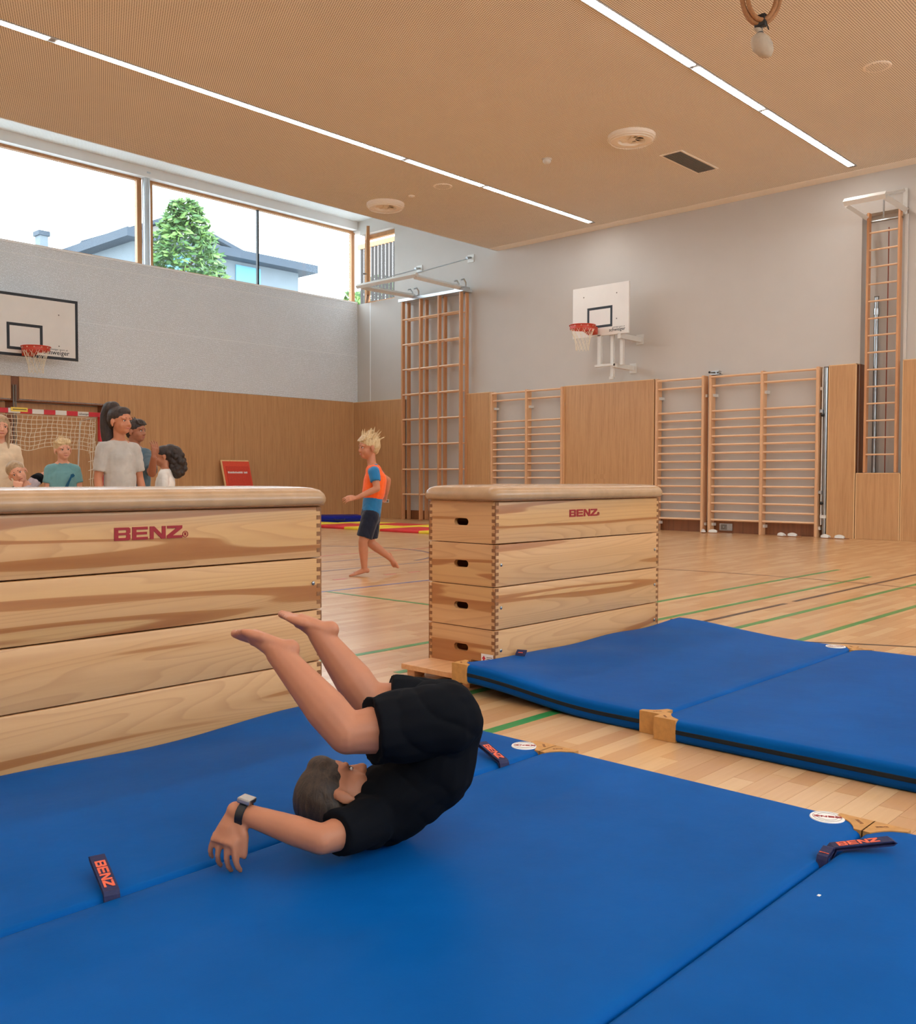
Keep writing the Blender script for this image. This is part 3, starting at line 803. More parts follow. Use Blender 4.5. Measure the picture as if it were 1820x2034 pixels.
def strap(par, base, tip, z0, z1, w=.032, text='tip', ground=None):
    """folded webbing loop, base and tip in the mat's own plan"""
    a = Vector((base[0], base[1], z0)); b = Vector((tip[0], tip[1], z1)); d = (b - a); Lg = d.length; d.normalize()
    sd = Vector((0, 0, 1)).cross(d).normalized(); n_ = d.cross(sd)
    if n_.z < 0: n_ = -n_
    path = [a - d * .012 + Vector((0, 0, -.035)), a - d * .006 - n_ * .006, a, a + d * Lg * .5, b - d * .004, b + d * .004 - n_ * .005, b - d * .004 - n_ * .009, a + d * Lg * .45 - n_ * .008, a + d * .004 - n_ * .007, a - d * .010 + Vector((0, 0, -.03)) - n_ * .004]
    mb = MB(); th = .0016; rings = []
    for k, p in enumerate(path):
        tn = (path[min(k + 1, len(path) - 1)] - path[max(k - 1, 0)]).normalized(); nn = tn.cross(sd)
        rings.append([p + sd * w / 2 + nn * th, p - sd * w / 2 + nn * th, p - sd * w / 2 - nn * th, p + sd * w / 2 - nn * th])
    mb.loft(rings); o = mb.build('handle_loop', M['strap'], par)
    if text == 'tip': ex, org = -d, b - d * .03
    else: ex, org = d, a + d * .012
    ey = n_.cross(ex)
    Mx = Matrix((ex, ey, n_)).transposed().to_4x4(); Mx.translation = org - ey * .011 + n_ * (th + .0004)
    benz(MB(), Mx, .022, Lg - .042, .0008).build('strap_lettering', M['orange_print'], o)
XR = 2.475
mdip = lambda u, v: .022 * math.exp(-((u - 1.0) / .42) ** 2) * sstep((v - .5) / .45) + .006 * math.sin(u * 7 + v * 5) * sstep((v - .55) / .3)
mA = gym_mat('blue gym mat pushed against the box where the children wait', XR - 2.0, XR, 1.862, 2.902, .08, None, mdip)
mB_ = gym_mat('blue gym mat under the back of the rolling child, middle of the row of three', XR - 2.0, XR, .858, 1.858)
mC = gym_mat('blue gym mat with an orange lettered loop on each seam side, last of the row of three', XR - 2.0, XR, -.146, .854)
mC['label'] = 'blue gym mat with a tiny pale speck on it, last in the row of three'
badge(mA, 1.935, .075, .08, math.radians(128)); badge(mB_, 1.955, .1, .08, math.radians(118))
strap(mB_, (.475, 1.0), (.512, 1.138), .092, .12, text='tip')
strap(mB_, (1.735, 1.0), (1.785, 1.135), .092, .114, text='tip')
strap(mB_, (1.745, .004), (1.84, -.098), .092, .108, text='base')
strap(mC, (1.672, 1.002), (1.71, 1.002), .09, .102, .024, text='base')
boxo('speck', (1.48, 1.489, .93, .936, .0795, .0812), M['badge'], mC)
clift = lambda u, v: (.03 + .018 * math.exp(-(u / .4) ** 2) + .014 * sstep((u - .9) / .8)) * sstep((v - .25) / .75) + .004 * math.sin(u * 6 + 2) * sstep((v - .4) / .4)
cdip = lambda u, v: .005 * math.sin(u * 9 + v * 6) * sstep((v - .5) / .4)
mD = gym_mat('blue gym mat lifting where it lies against the box with the lever', 3.075, 5.02, 1.835, 2.879, .08, clift, cdip)
mE = gym_mat('blue gym mat lying flat in front of the lifted one', 3.03, 4.98, .81, 1.828)
badge(mD, 1.87, .085, .081, math.radians(128), .05)
strap(mD, (.41, .996), (.44, 1.008), .122, .138, .045, text='base')

# ---- folding floor mats far back
def folding_mat(lab, x0, x1, y0, y1, cols, z=.045):
    t = thing('folding_mat', lab, 'gym mat', (x0, y0, 0), 0, 'folding floor mats far back')
    n = len(cols); s_ = (y1 - y0) / n
    for i, c in enumerate(cols):
        boxo('mat_panel', (0, x1 - x0, i * s_ + .003, (i + 1) * s_ - .003, 0, z), M[c], t, bev=.012, smooth=50)
folding_mat('folding mat of six red and yellow panels on the floor', 11.45, 12.45, 9.6, 15.4, ['mat_red', 'mat_yellow'] * 3)
folding_mat('folding mat of five yellow and red panels next to the navy mat', 12.47, 13.2, 10.1, 14.85, ['mat_yellow', 'mat_red', 'mat_yellow', 'mat_red', 'mat_yellow'])
t = thing('crash_mat', 'navy blue mat lying askew by the wooden corner panel', 'gym mat', (12.72, 15.72, 0), math.radians(-32))
boxo('cover', (-1.0, .98, 0, 1.1, 0, .13), M['mat_navy'], t, bev=.03, smooth=50)
boxo('piping', (-1.004, .984, -.004, 1.104, .06, .07), M['strap'], t)
for k in (-.6, .3): MB().tube([(k, -.004, .08), (k + .02, -.05, .05), (k + .2, -.05, .05), (k + .22, -.004, .08)], .012, 6).build('handle_loop', M['strap'], t, smooth=40)

# ================================================================== WALL BARS
RUNG_Z = [.225 + .1448 * k for k in range(14)] + [2.545, 2.695]
def rung_mesh(Lg, r_=.019):
    n = 10
    return MB().loft([[Vector((1.25 * r_ * math.cos(2 * math.pi * i / n), yy, r_ * math.sin(2 * math.pi * i / n))) for i in range(n)] for yy in (0, Lg)]).mesh('rung', M['beech_h'], 40)
def wall_bars(lab, posts):
    t = thing('wall_bars', lab, 'wall bars', (XP, posts[-1], 0), 0, 'wall bars along the end wall')
    for y in posts:
        boxo('post', (-.06, .1, y - posts[-1] - .024, y - posts[-1] + .024, 0, 2.735), M['beech_v'], t, bev=.006)
        for z in (.12, 2.36): boxo('wall_bracket', (.0, .15, y - posts[-1] - .055, y - posts[-1] - .02, z, z + .05), M['white'], t)
    for a, b in zip(posts[:-1], posts[1:]):
        me = rung_mesh(a - b - .036)
        for k, z in enumerate(RUNG_Z):
            link('rung', me, t, (-.045 if k == 15 else -.01, b - posts[-1] + .018, z))
    return t
wall_bars('beech wall bars nearest the tall three-row climbing ladder', [13.165, 12.235, 11.345])
wall_bars('single-bay beech wall bars beside the wide veneer panel', [9.215, 8.29])
wall_bars('two-bay beech wall bars with a steel fitting on top', [8.15, 7.205, 6.265])
t = thing('hinge_fitting', 'galvanised hinge fitting on the top of the wall bars', 'fitting', (XP - .02, 8.1, 2.735))
boxo('clamp_plate', (-.05, .1, -.12, .05, 0, .012), M['steel'], t); boxo('clamp_plate', (-.03, .09, -.1, .03, .05, .062), M['steel'], t)
boxo('web', (-.02, .06, -.06, -.045, .012, .05), M['steel'], t)
MB().cone((0, .07, .045), (.02, -.12, .02), .012, .012, 8).build('pivot', M['grey'], t, smooth=40)
MB().ball((0, .085, .05), .02).build('screw_knob', M['black'], t, smooth=True)

# ---- swing-out climbing frame
CY = [15.735, 15.165, 14.595, 13.955]
t = thing('climbing_ladder', 'tall swing-out climbing ladder with three rows of rungs and white bracket', 'ladder', (15.2, 13.9, 0))
st_ = MB().bbox(-.045, .045, -.022, .022, 0, 4.9, .006).mesh('stile', M['ladder_v'])
CZ = [4.49 - .56 * k for k in range(8)]
for lay, dx in ((0, -.06), (1, .1)):
    for y in CY: link('stile', st_, t, (dx, y - 13.9 - (.02 if lay else 0), 0))
    for a, b in zip(CY[:-1], CY[1:]):
        me = rung_mesh(a - b - .03)
        for z in CZ: link('rung', me, t, (dx - .02, b - 13.9 + .015 - (.02 if lay else 0), z))
boxo('top_rail', (-.12, .16, -.06, 1.93, 4.9, 4.96), M['alu'], t)
def bar(par, name, a, b, w=.05, mat='white'): return MB().cone(a, b, w * .7, w * .7, 4).build(name, M[mat], par)
o0 = Vector((15.2, 13.9, 0))
def q(x, y, z): return Vector((x, y, z)) - o0
bar(t, 'bracket_beam', q(13.58, 13.72, 4.99), q(13.58, 15.52, 4.99), .075)
bar(t, 'bracket_arm', q(13.58, 13.82, 4.97), q(15.25, 13.98, 4.99), .075); bar(t, 'bracket_arm', q(13.58, 15.4, 4.97), q(15.2, 15.4, 4.99), .075)
for y in (13.9, 15.46):
    MB().cone(q(13.6, y, 5.02), q(15.36, y + .02, 5.64), .012, .012, 8).build('stay_rod', M['alu'], t, smooth=40)
    pl = boxo('wall_plate', (.19, .21, y - 13.9 - .08, y - 13.9 + .1, 5.56, 5.72), M['white'], t)
    MB().cone(q(15.25, y, 5.62), q(15.4, y, 5.66), .035, .02, 10).build('clevis', M['steel'], pl, smooth=40)
for y in (13.98, 15.4):
    for dy in (-.1, .1):
        MB().tube([q(15.2, y + dy, 4.94), q(15.2, y + dy, 5.1), q(15.14, y + dy, 5.16), q(15.06, y + dy, 5.13)], .018, 6).build('hook', M['steel'], t, smooth=40)
    boxo('hook_plate', (-.1, .1, y - 13.9 - .14, y - 13.9 + .14, 4.96, 5.0), M['steel'], t)

# ---- narrow ladder in its niche
t = thing('wall_ladder', 'narrow vertical wooden ladder hung from a white bracket in the wall niche', 'ladder', (XP, 5.04, 0))
for y in (.0, .46):
    boxo('stile', (-.05, .05, y, y + .036, 1.04, 5.03), M['ladder_v'], t, bev=.005)
me = rung_mesh(.43, .014)
for k in range(14): link('rung', me, t, (-.02, .034, 4.72 - .2617 * k))
MB().cone((.2, .25, 1.0), (.2, .25, 4.82), .008, .008, 6).build('pull_cord', plain('red_cord', srgb(140, 70, 50), .8), t)
o0 = Vector((XP, 5.04, 0))
bar(t, 'bracket_beam', q(14.42, 4.98, 5.03), q(14.42, 5.58, 5.03), .08); bar(t, 'bracket_arm', q(14.42, 5.02, 5.02), q(15.36, 5.02, 5.02), .075); bar(t, 'bracket_arm', q(14.42, 5.55, 4.99), q(15.3, 5.55, 4.96), .06)
bar(t, 'wall_rail', q(15.38, 5.03, 5.32), q(15.38, 5.6, 5.32), .035); bar(t, 'wall_upright', q(15.38, 5.03, 4.95), q(15.38, 5.03, 5.34), .05)
bar(t, 'diagonal_stay', q(14.5, 5.04, 5.06), q(15.38, 5.04, 5.31), .035)
MB().cone(q(15.2, 5.28, 4.92), q(15.2, 5.28, 5.3), .014, .014, 8).build('lock_rod', M['steel'], t); MB().cone(q(15.3, 5.02, 4.9), q(15.3, 5.54, 4.9), .018, .018, 8).build('lock_bar', M['chrome'], t, smooth=40)
boxo('track', (.10, .13, -.06, -.02, 1.05, 4.95), M['white'], t)
def pole(lab, x, y, z0, z1, r_):
    t = thing('steel_pole', lab, 'pole', (x, y, 0))
    MB().cone((0, 0, z0), (0, 0, z1), r_, r_, 18).build('tube', M['chrome'], t, smooth=40)
    MB().cone((0, 0, z1 - .01), (0, 0, z1 + .01), r_ * 1.05, r_ * 1.05, 18).build('end_cap', M['grey'], t, smooth=40)
    return t
t = pole('full-height steel pole standing between wall bars and veneer panel', XP + .02, 6.155, 0, 2.72, .034)
boxo('strap_clip', (-.045, .045, -.04, .052, .31, .36), M['white'], t); MB().tube([(-.03, .043, 2.7), (-.03, .043, .2)], .009, 6).build('side_bar', M['white'], t)
for z in (1.96, .55): MB().ball((-.05, .03, z), .026).build('clamp_knob', M['black'], t, smooth=True)
for z in (2.0, .7): boxo('clamp', (-.05, .04, .03, .0865, z, z + .05), M['steel'], t)
t = pole('steel pole standing in the niche behind the narrow ladder', XW + .1, 5.47, 1.04, 3.78, .034)
MB().cone((0, 0, 3.5), (0, 0, 3.6), .045, .045, 16).build('sleeve', M['steel'], t, smooth=40)
boxo('foot_stub', (-.03, .03, -.03, .03, 0, 1.05), M['grey'], t)

# ---- socket boxes
t = thing('power_socket', 'double white power socket low on the wooden corner panel', 'socket', (XP, 16.42, .40))
boxo('cover_plate', (-.012, .002, -.08, .08, -.04, .04), M['white'], t, bev=.004)
for y in (-.04, .04): MB().cone((-.016, y, 0), (-.010, y, 0), .024, .026, 14).build('socket_insert', M['grey'], t, smooth=40)
t = thing('floor_outlet', 'small steel outlet box on the skirting below the wall bars', 'outlet', (XW - .03, 7.9, .1))
boxo('housing', (-.02, .0, -.12, .12, -.06, .06), M['steel'], t); boxo('recess', (-.024, -.018, -.02, .09, -.045, .045), M['grey'], t); MB().ball((-.03, .03, 0), .018).build('knob', M['chrome'], t, smooth=True)

# ---- slippers left by the wall
def slipper(lab, x, y, rz):
    t = thing('slipper', lab, 'slipper', (x, y, 0), rz, 'white slippers along the end wall')
    n = 18; sole = lambda s_, z: [Vector((.11 * s_ * math.cos(a), (.038 + .008 * math.cos(a)) * s_ * math.sin(a), z)) for a in [2 * math.pi * i / n for i in range(n)]]
    MB().loft([sole(1, 0), sole(1.02, .012), sole(.98, .018)]).build('sole', M['endgrain'], t, smooth=50)
    up_ = []
    for i in range(7):
        x_ = .105 - i * .024; hw = .042 * math.sqrt(max(.05, 1 - (x_ / .115) ** 2)); hh = .02 + .035 * math.sin(math.pi * min(1, .15 + i * .12))
        up_.append([Vector((x_, hw * math.cos(math.pi * k / 8), .014 + hh * math.sin(math.pi * k / 8))) for k in range(9)])
    MB().loft(up_).build('upper', M['white'], t, smooth=60)
for i, (x, y, rz) in enumerate(((15.05, 8.16, .6), (15.12, 7.98, 1.9), (15.02, 6.72, 1.2), (15.08, 6.55, 1.75), (15.04, 6.0, 1.4), (15.06, 5.78, 1.7))):
    slipper(('white slipper left in front of the gap between two wall bars', 'white slipper left under the two-bay wall bars', 'white slipper left before the narrow veneer panel')[i // 2], x, y, rz)

# ================================================================== BASKETBALL
def hoop(t, c, r_, ax):
    """ring, bracket and cord net; ax = unit vector from the board to the room"""
    c = Vector(c); n = 36
    rg = MB().tube([c + Vector((r_ * math.cos(2 * math.pi * i / n), r_ * math.sin(2 * math.pi * i / n), 0)) for i in range(n)], .010, 8, True).build('rim', M['rim'], t, smooth=True)
    s_ = Vector((0, 0, 1)).cross(ax); bk = c - ax * (r_ + .1)
    mb = MB(); hw, dp = .1, .13
    a = [bk + s_ * hw, bk - s_ * hw, c - ax * r_ * .82 - s_ * r_ * .56, c - ax * r_ * .82 + s_ * r_ * .56]
    lo = [bk + s_ * hw - Vector((0, 0, dp)), bk - s_ * hw - Vector((0, 0, dp)), c - ax * r_ * .82 - s_ * r_ * .56 - Vector((0, 0, .07)), c - ax * r_ * .82 + s_ * r_ * .56 - Vector((0, 0, .07))]
    mb.add(a + lo, [(0, 1, 2, 3), (7, 6, 5, 4), (0, 4, 5, 1), (1, 5, 6, 2), (2, 6, 7, 3), (3, 7, 4, 0)]); mb.build('rim_bracket', M['rim'], t)
    MB().loft([[c + Vector((q_ * math.cos(2 * math.pi * i / n), q_ * math.sin(2 * math.pi * i / n), z)) for i in range(n)] for q_, z in ((r_ * .97, -.008), (r_ * .97, -.07), (r_ * .93, -.07), (r_ * .93, -.008))], caps=False).build('rim_skirt', M['rim'], rg, smooth=60)
    net = MB(); k = 12
    prof = [(1.0, -.01), (.80, -.12), (.62, -.24), (.52, -.35), (.50, -.45)]
    P = lambda lv, ph: c + Vector((r_ * prof[lv][0] * math.cos(ph), r_ * prof[lv][0] * math.sin(ph), prof[lv][1]))
    for i in range(k):
        for s2 in (1, -1):
            net.tube([P(lv, 2 * math.pi * (i + s2 * .5 * lv) / k) for lv in range(5)], .0036, 4)
    net.build('net', M['net'], t)
    return rg
def frame_rect(name, mat, t, x0, x1, z0, z1, w, y0, y1, plane):
    mb = MB()
    for a, b, c, d in ((x0, x1, z0, z0 + w), (x0, x1, z1 - w, z1), (x0, x0 + w, z0 + w, z1 - w), (x1 - w, x1, z0 + w, z1 - w)):
        if plane == 'Y': mb.box(a, b, y0, y1, c, d)
        else: mb.box(y0, y1, a, b, c, d)
    return mb.build(name, mat, t)
t = thing('basketball_hoop', 'large white backboard with black border and orange rim below the windows', 'basketball hoop', (7.22, 16.9, 0))
boxo('backboard', (-.9, .9, 0, .03, 3.03, 4.11), M['board_white'], t, bev=.004)
frame_rect('border_line', M['line_black'], t, -.9, .9, 3.03, 4.11, .05, -.0012, .001, 'Y')
frame_rect('target_square', M['line_black'], t, -.36, .26, 3.14, 3.6, .05, -.0012, .001, 'Y')
hoop(t, (-.05 + .03, -.36, 3.17), .235, Vector((0, -1, 0)))
o = link('maker_lettering', text_mesh('maker_lettering', 'schweiger', .115, M['line_black'], .0006, .001), t, (.27, -.001, 3.115), (math.pi / 2, 0, 0))
o = link('maker_lettering', text_mesh('maker_lettering', 'schweiger sport .at', .045, M['line_black'], .0006), t, (.36, -.001, 3.195), (math.pi / 2, 0, 0))
for x, z in ((.55, 3.82), (.55, 3.27), (-.6, 3.82), (-.6, 3.27)): MB().ball((x, -.002, z), (.012, .005, .012)).build('bolt', M['grey'], t, smooth=True)
for x in (-.5, .5):
    boxo('carrier_arm', (x - .03, x + .03, .03, .74, 3.7, 3.76), M['white'], t); boxo('carrier_arm', (x - .03, x + .03, .03, .74, 3.2, 3.26), M['white'], t)
    boxo('wall_rail', (x - .06, x + .06, .68, .7, 3.05, 4.1), M['white'], t)
t = thing('basketball_hoop', 'plain white backboard with small dark square on a wall arm over the veneer panel', 'basketball hoop', (14.7, 10.1, 0))
boxo('backboard', (0, .03, -.62, .61, 3.54, 4.46), M['board_white'], t, bev=.004)
frame_rect('target_square', M['line_black'], t, -.27, .28, 3.69, 4.07, .045, -.0012, .001, 'X')
hoop(t, (-.36, .13, 3.70), .235, Vector((-1, 0, 0)))
link('maker_lettering', text_mesh('maker_lettering', 'schweiger', .085, M['line_black'], .0006, .001), t, (-.001, -.2, 3.60), (math.pi / 2, 0, -math.pi / 2))
link('maker_lettering', text_mesh('maker_lettering', 'schweiger sport .at', .034, M['line_black'], .0006), t, (-.001, -.27, 3.66), (math.pi / 2, 0, -math.pi / 2))
for y, z in ((.36, 4.28), (-.36, 4.28), (-.36, 3.82)): MB().ball((-.002, y, z), (.005, .012, .012)).build('bolt', M['grey'], t, smooth=True)
for nm, d in (('mast', (.05, .11, -.26, -.2, 2.78, 3.62)), ('guide_tube', (.0, .07, -.02, .05, 3.0, 3.56)), ('guide_tube', (.12, .18, -.42, -.36, 3.0, 3.56)), ('lower_arm', (.0, .71, -.3, -.24, 2.95, 3.03)), ('upper_arm', (.0, .71, -.45, -.38, 3.46, 3.55)), ('cross_arm', (-.02, .05, -.3, .1, 2.98, 3.02)), ('wall_plate', (.69, .71, -.34, -.2, 2.9, 3.08)), ('wall_plate', (.69, .71, -.49, -.34, 3.42, 3.6)), ('crank_eye', (.03, .08, -.25, -.19, 2.74, 2.79))):
    boxo(nm, d, M['white'], t)

# ================================================================== HANDBALL GOAL
GX1, GYF = 8.37, 16.5; GX0 = GX1 - 3.16
t = thing('handball_goal', 'red and white striped handball goal with gathered net', 'goal', (GX0, GYF, 0))
def striped(parent, name, a, b, n, first):
    a = Vector(a); b = Vector(b); o = None
    for i in range(n):
        p0, p1 = a.lerp(b, i / n), a.lerp(b, (i + 1) / n)
        lo = [min(p0[k], p1[k]) for k in range(3)]; hi = [max(p0[k], p1[k]) for k in range(3)]
        for k in range(3):
            if hi[k] - lo[k] < 1e-6: lo[k] -= .04; hi[k] += .04
        boxo(name, (lo[0], hi[0], lo[1], hi[1], lo[2], hi[2]), M['red'] if (i + first) % 2 == 0 else M['white'], parent, bev=.004)
striped(t, 'crossbar_segment', (.28, 0, 2.06), (2.88, 0, 2.06), 13, 1)
boxo('crossbar_segment', (0, .28, -.04, .04, 2.02, 2.10), M['red'], t, bev=.004); boxo('crossbar_segment', (2.88, 3.16, -.04, .04, 2.02, 2.10), M['red'], t, bev=.004)
for x in (.04, 3.12):
    boxo('post_segment', (x - .04, x + .04, -.04, .04, 1.78, 2.02), M['red'], t, bev=.004)
    striped(t, 'post_segment', (x, 0, 0), (x, 0, 1.78), 9, 0)
boxo('warning_label', (1.2 + .32, 1.2 + .6, -.046, -.04, 2.045, 2.115), M['yellow'], t)
boxo('label_print', (1.55, 1.78, -.048, -.045, 2.075, 2.088), M['line_black'], t)
link('maker_lettering', text_mesh('maker_lettering', 'schweiger', .045, M['line_black'], .0006), t, (2.70, -.0445, 2.045), (math.pi / 2, 0, 0))
for x in (.06, 3.1):
    MB().tube([(x, .04, 2.03), (x, .75, 1.98), (x, .98, .02)], .014, 6).build('net_bracket', M['white'], t, smooth=40)
net = MB(); NX, NZ = 34, 8
def npt(i, k):
    u = i / NX; x = .1 + 2.96 * u; dz = k / NZ
    z = 2.0 - .56 * dz - .03 * math.sin(u * 14) * dz - .02 * math.sin(u * 31 + 1) * dz
    return Vector((x + .012 * math.sin(k * 1.7 + i), .06 + .08 * math.sin(u * 22) * dz + .12 * dz, z))
for i in range(NX + 1): net.tube([npt(i, k) for k in range(NZ + 1)], .0055, 4)
for k in range(NZ + 1): net.tube([npt(i, k) for i in range(NX + 1)], .0055, 4)
for j in range(3):
    net.tube([(3.06 - .02 * j + .015 * math.sin(z * 9 + j), .1 + .05 * j, 2.0 - z * .19) for z in range(11)], .007, 4)
for j in range(12): net.tube([(3.07, .08, 1.9 - j * .16), (2.99, .22, 1.86 - j * .16)], .0055, 4)
net.build('net', M['net'], t)

# ---- red board leaning on the wall
t = thing('leaning_board', 'orange-red board with pale wooden edge leaning against the veneer wall', 'board', (11.5, 17.12, 0)); t.rotation_euler = (math.radians(-17), 0, math.radians(0)); t.location.z = .012
boxo('panel', (0, .70, 0, .03, .004, 1.36), M['veneer_edge'], t); boxo('face', (.03, .70, -.006, .001, .0, 1.33), M['orange'], t)
boxo('cover', (.09, .67, -.012, -.005, .03, 1.22), plain('red_board_cover', srgb(206, 62, 40), .4), t)
pr = MB(); rp = random.Random(2); u_ = .12
while u_ < .60:
    wd = .012 + .012 * rp.random(); pr.box(u_, u_ + wd, -.0135, -.012, 1.06, 1.06 + .03 + .012 * rp.random()); u_ += wd + (.006 if rp.random() < .85 else .03)
pr.build('faded_print', M['badge'], t)

# ---- coiled climbing rope and bag under the ceiling
t = thing('climbing_rope', 'coiled brown climbing rope strapped up below the ceiling', 'rope', (8.16, 3.92, 4.97))
dirv = rt.copy(); dirv.z = 0; dirv.normalize()
for k, (rx, rz_, off) in enumerate(((.175, .30, 0), (.16, .27, .035), (.13, .24, -.03))):
    MB().tube([dirv * (rx * math.sin(a * math.pi / 16)) + fw * off + Vector((0, 0, rz_ - rz_ * math.cos(a * math.pi / 16) + .01 * k)) for a in range(32)], .021, 8, True).build('rope_coil', M['rope'], t, smooth=True)
MB().tube([(0, 0, .55), (.02, 0, ZC - 4.97)], .021, 8).build('rope_end', M['rope'], t, smooth=True)
boxo('buckle_strap', (-.03, .03, -.05, .05, -.03, .075), M['black'], t, bev=.008)
t2 = thing('sand_bag', 'tied grey cloth bag hanging from the coiled rope', 'bag', (8.16, 3.92, 4.678))
mb = MB(); n = 18; rings = []
for z, r_, o_ in ((.0, .02, .05), (.012, .055, .045), (.06, .088, .03), (.12, .095, .012), (.17, .08, 0), (.2, .045, -.005), (.215, .018, -.005), (.235, .028, -.02), (.25, .035, -.03)):
    rings.append([dirv * (r_ * math.cos(2 * math.pi * i / n) * (1 + .05 * math.sin(5 * i))) + fw * (r_ * .8 * math.sin(2 * math.pi * i / n)) + dirv * o_ + Vector((0, 0, z)) for i in range(n)])
mb.loft(rings); mb.build('cloth', M['bag'], t2, smooth=True)
MB().tube([Vector((0, 0, .215)) + Vector((.022 * math.cos(a * .524), .022 * math.sin(a * .524), 0)) for a in range(12)], .005, 5, True).build('tie_cord', M['black'], t2)
MB().tube([dirv * (.016 * math.sin(a * .524)) + Vector((0, 0, .245 + .03 * math.cos(a * .524))) for a in range(12)], .005, 6, True).build('snap_hook', M['chrome'], t2, smooth=True)
MB().tube([dirv * .02 - fw * .06 + Vector((0, 0, .3)), dirv * .045 - fw * .085 + Vector((0, 0, .2))], .006, 6).build('strap_tail', M['black'], t2)
PW_ARM = {'elL': (4.577, 8.092, 0.993), 'wrL': (4.512, 7.948, 1.138)}
LEAN = {'head': (3.828, 9.238, 0.996), 'neck': (3.893, 9.25, 0.877), 'collar': (3.924, 9.259, 0.843), 'chest': (3.925, 9.252, 0.742), 'belly': (3.902, 9.213, 0.628), 'pelvis': (3.878, 9.159, 0.515), 'shL': (4.024, 9.287, 0.924), 'elL': (4.149, 9.449, 0.964), 'wrL': (4.284, 9.411, 1.024), 'shR': (3.85, 9.232, 0.772), 'elR': (3.743, 9.134, 0.643), 'wrR': (3.758, 9.04, 0.832), 'hipL': (3.926, 9.108, 0.495), 'knL': (3.772, 8.979, 0.29), 'anL': (3.875, 9.074, 0.06), 'toeL': (3.765, 8.972, 0.018), 'hipR': (3.83, 9.21, 0.495), 'knR': (3.677, 9.082, 0.29), 'anR': (3.78, 9.177, 0.06), 'toeR': (3.67, 9.075, 0.018)}
# ================================================================== PEOPLE
def skin_mat(name, c):
    t = NT(name); v = t.coords(); n = t.noise(v, 14, 4)
    t.base(t.ramp(n, [(.3, tuple(x * .9 for x in c[:3]) + (1,)), (.7, c)])); t.bump(t.noise(v, 300, 2), .05, .001)
    t.p.inputs['Subsurface Weight'].default_value = .08
    t.p.inputs['Subsurface Radius'].default_value = (.02, .008, .005)
    return t.set(.5, spec=.35)
M['skin'] = skin_mat('skin', srgb(218, 160, 132)); M['skin_tan'] = skin_mat('skin_tan', srgb(190, 126, 94)); M['skin_deep'] = skin_mat('skin_deep', srgb(160, 104, 78))
def hair_mat(name, c1, c2):
    t = NT(name); v = t.coords((1, 1, .25)); n = t.noise(v, 90, 4, .7, .5)
    t.base(t.ramp(n, [(.3, c1), (.7, c2)])); t.bump(n, .5, .006); return t.set(.5, spec=.4)
M['hair_dark'] = hair_mat('hair_dark', srgb(26, 20, 18), srgb(62, 48, 42)); M['hair_blond'] = hair_mat('hair_blond', srgb(170, 136, 92), srgb(224, 200, 156)); M['hair_fair'] = hair_mat('hair_fair', srgb(140, 112, 84), srgb(196, 170, 134)); M['hair_brown'] = hair_mat('hair_brown', srgb(34, 26, 21), srgb(80, 62, 48))
def cloth(name, c, var=.12): return plain(name, c, .85, var=var, scale=9, bump=.25, spec=.2, sheen=.2)
M['c_black'] = plain('cloth_black', srgb(13, 15, 20), .9, var=.12, scale=9, bump=.25, spec=.1); M['c_grey'] = cloth('cloth_grey_marl', srgb(176, 170, 162)); M['c_teal'] = cloth('cloth_teal', srgb(108, 156, 160)); M['c_slate'] = cloth('cloth_slate', srgb(70, 92, 104)); M['c_white'] = cloth('cloth_white', srgb(228, 222, 214)); M['c_beige'] = cloth('cloth_beige', srgb(220, 198, 168)); M['c_orange'] = cloth('cloth_orange', srgb(244, 100, 36)); M['c_blue'] = cloth('cloth_blue', srgb(38, 112, 160)); M['c_lilac'] = cloth('cloth_lilac', srgb(184, 172, 180), .25); M['c_navy'] = cloth('cloth_navy', srgb(24, 28, 44)); M['c_print'] = cloth('print_blue', srgb(30, 84, 116))
M['eye_white'] = plain('eye_white', srgb(236, 232, 228), .2, var=.02); M['iris'] = plain('iris', srgb(40, 30, 26), .15); M['lips'] = plain('lips', srgb(176, 96, 86), .45); M['brow'] = plain('brow', srgb(90, 66, 48), .8)

from mathutils import noise as mnoise
def remeshed(mb, name, mat, parent, vox, it=4, fac=.6, wr=0.0):
    me = mb.mesh(name, mat)
    o = bpy.data.objects.new(name, me); COL.objects.link(o)
    r = o.modifiers.new('r', 'REMESH'); r.mode = 'VOXEL'; r.voxel_size = vox
    if it:
        s_ = o.modifiers.new('s', 'SMOOTH'); s_.factor = fac; s_.iterations = it
    dg = bpy.context.evaluated_depsgraph_get()
    out = bpy.data.meshes.new_from_object(o.evaluated_get(dg))
    bpy.data.objects.remove(o); bpy.data.meshes.remove(me)
    out.name = name; out.materials.clear(); out.materials.append(mat); out.shade_smooth()
    if wr:
        no = [v.normal.copy() for v in out.vertices]
        for v, n_ in zip(out.vertices, no):
            p = v.co; a_ = mnoise.noise(Vector((p.x * 11, p.y * 11, p.z * 17))) ; b_ = abs(mnoise.noise(Vector((p.x * 9 + 5, p.y * 9 - 3, p.z * 12 + p.x * 10))))
            v.co += n_ * wr * (.45 + a_ * .6 - (1 - b_) ** 4 * .8)
    return link(name, out, parent)
def chain(mb, pts, rs, flat=1.0, side=None, n=14):
    pts = [Vector(p) for p in pts]
    for k in range(len(pts) - 1): mb.cone(pts[k], pts[k + 1], rs[k], rs[k + 1], n, side, flat)
    for p, r_ in zip(pts, rs):
        if flat == 1.0: mb.ball(p, r_, nu=n, nv=8)
        else:
            d = (pts[-1] - pts[0]).normalized(); e1 = Vector(side); e1 = (e1 - d * e1.dot(d)).normalized(); e2 = d.cross(e1)
            mb.ball(p, (r_, r_ * flat, r_ * .75), Matrix((e1, e2, d)).transposed(), n, 8)
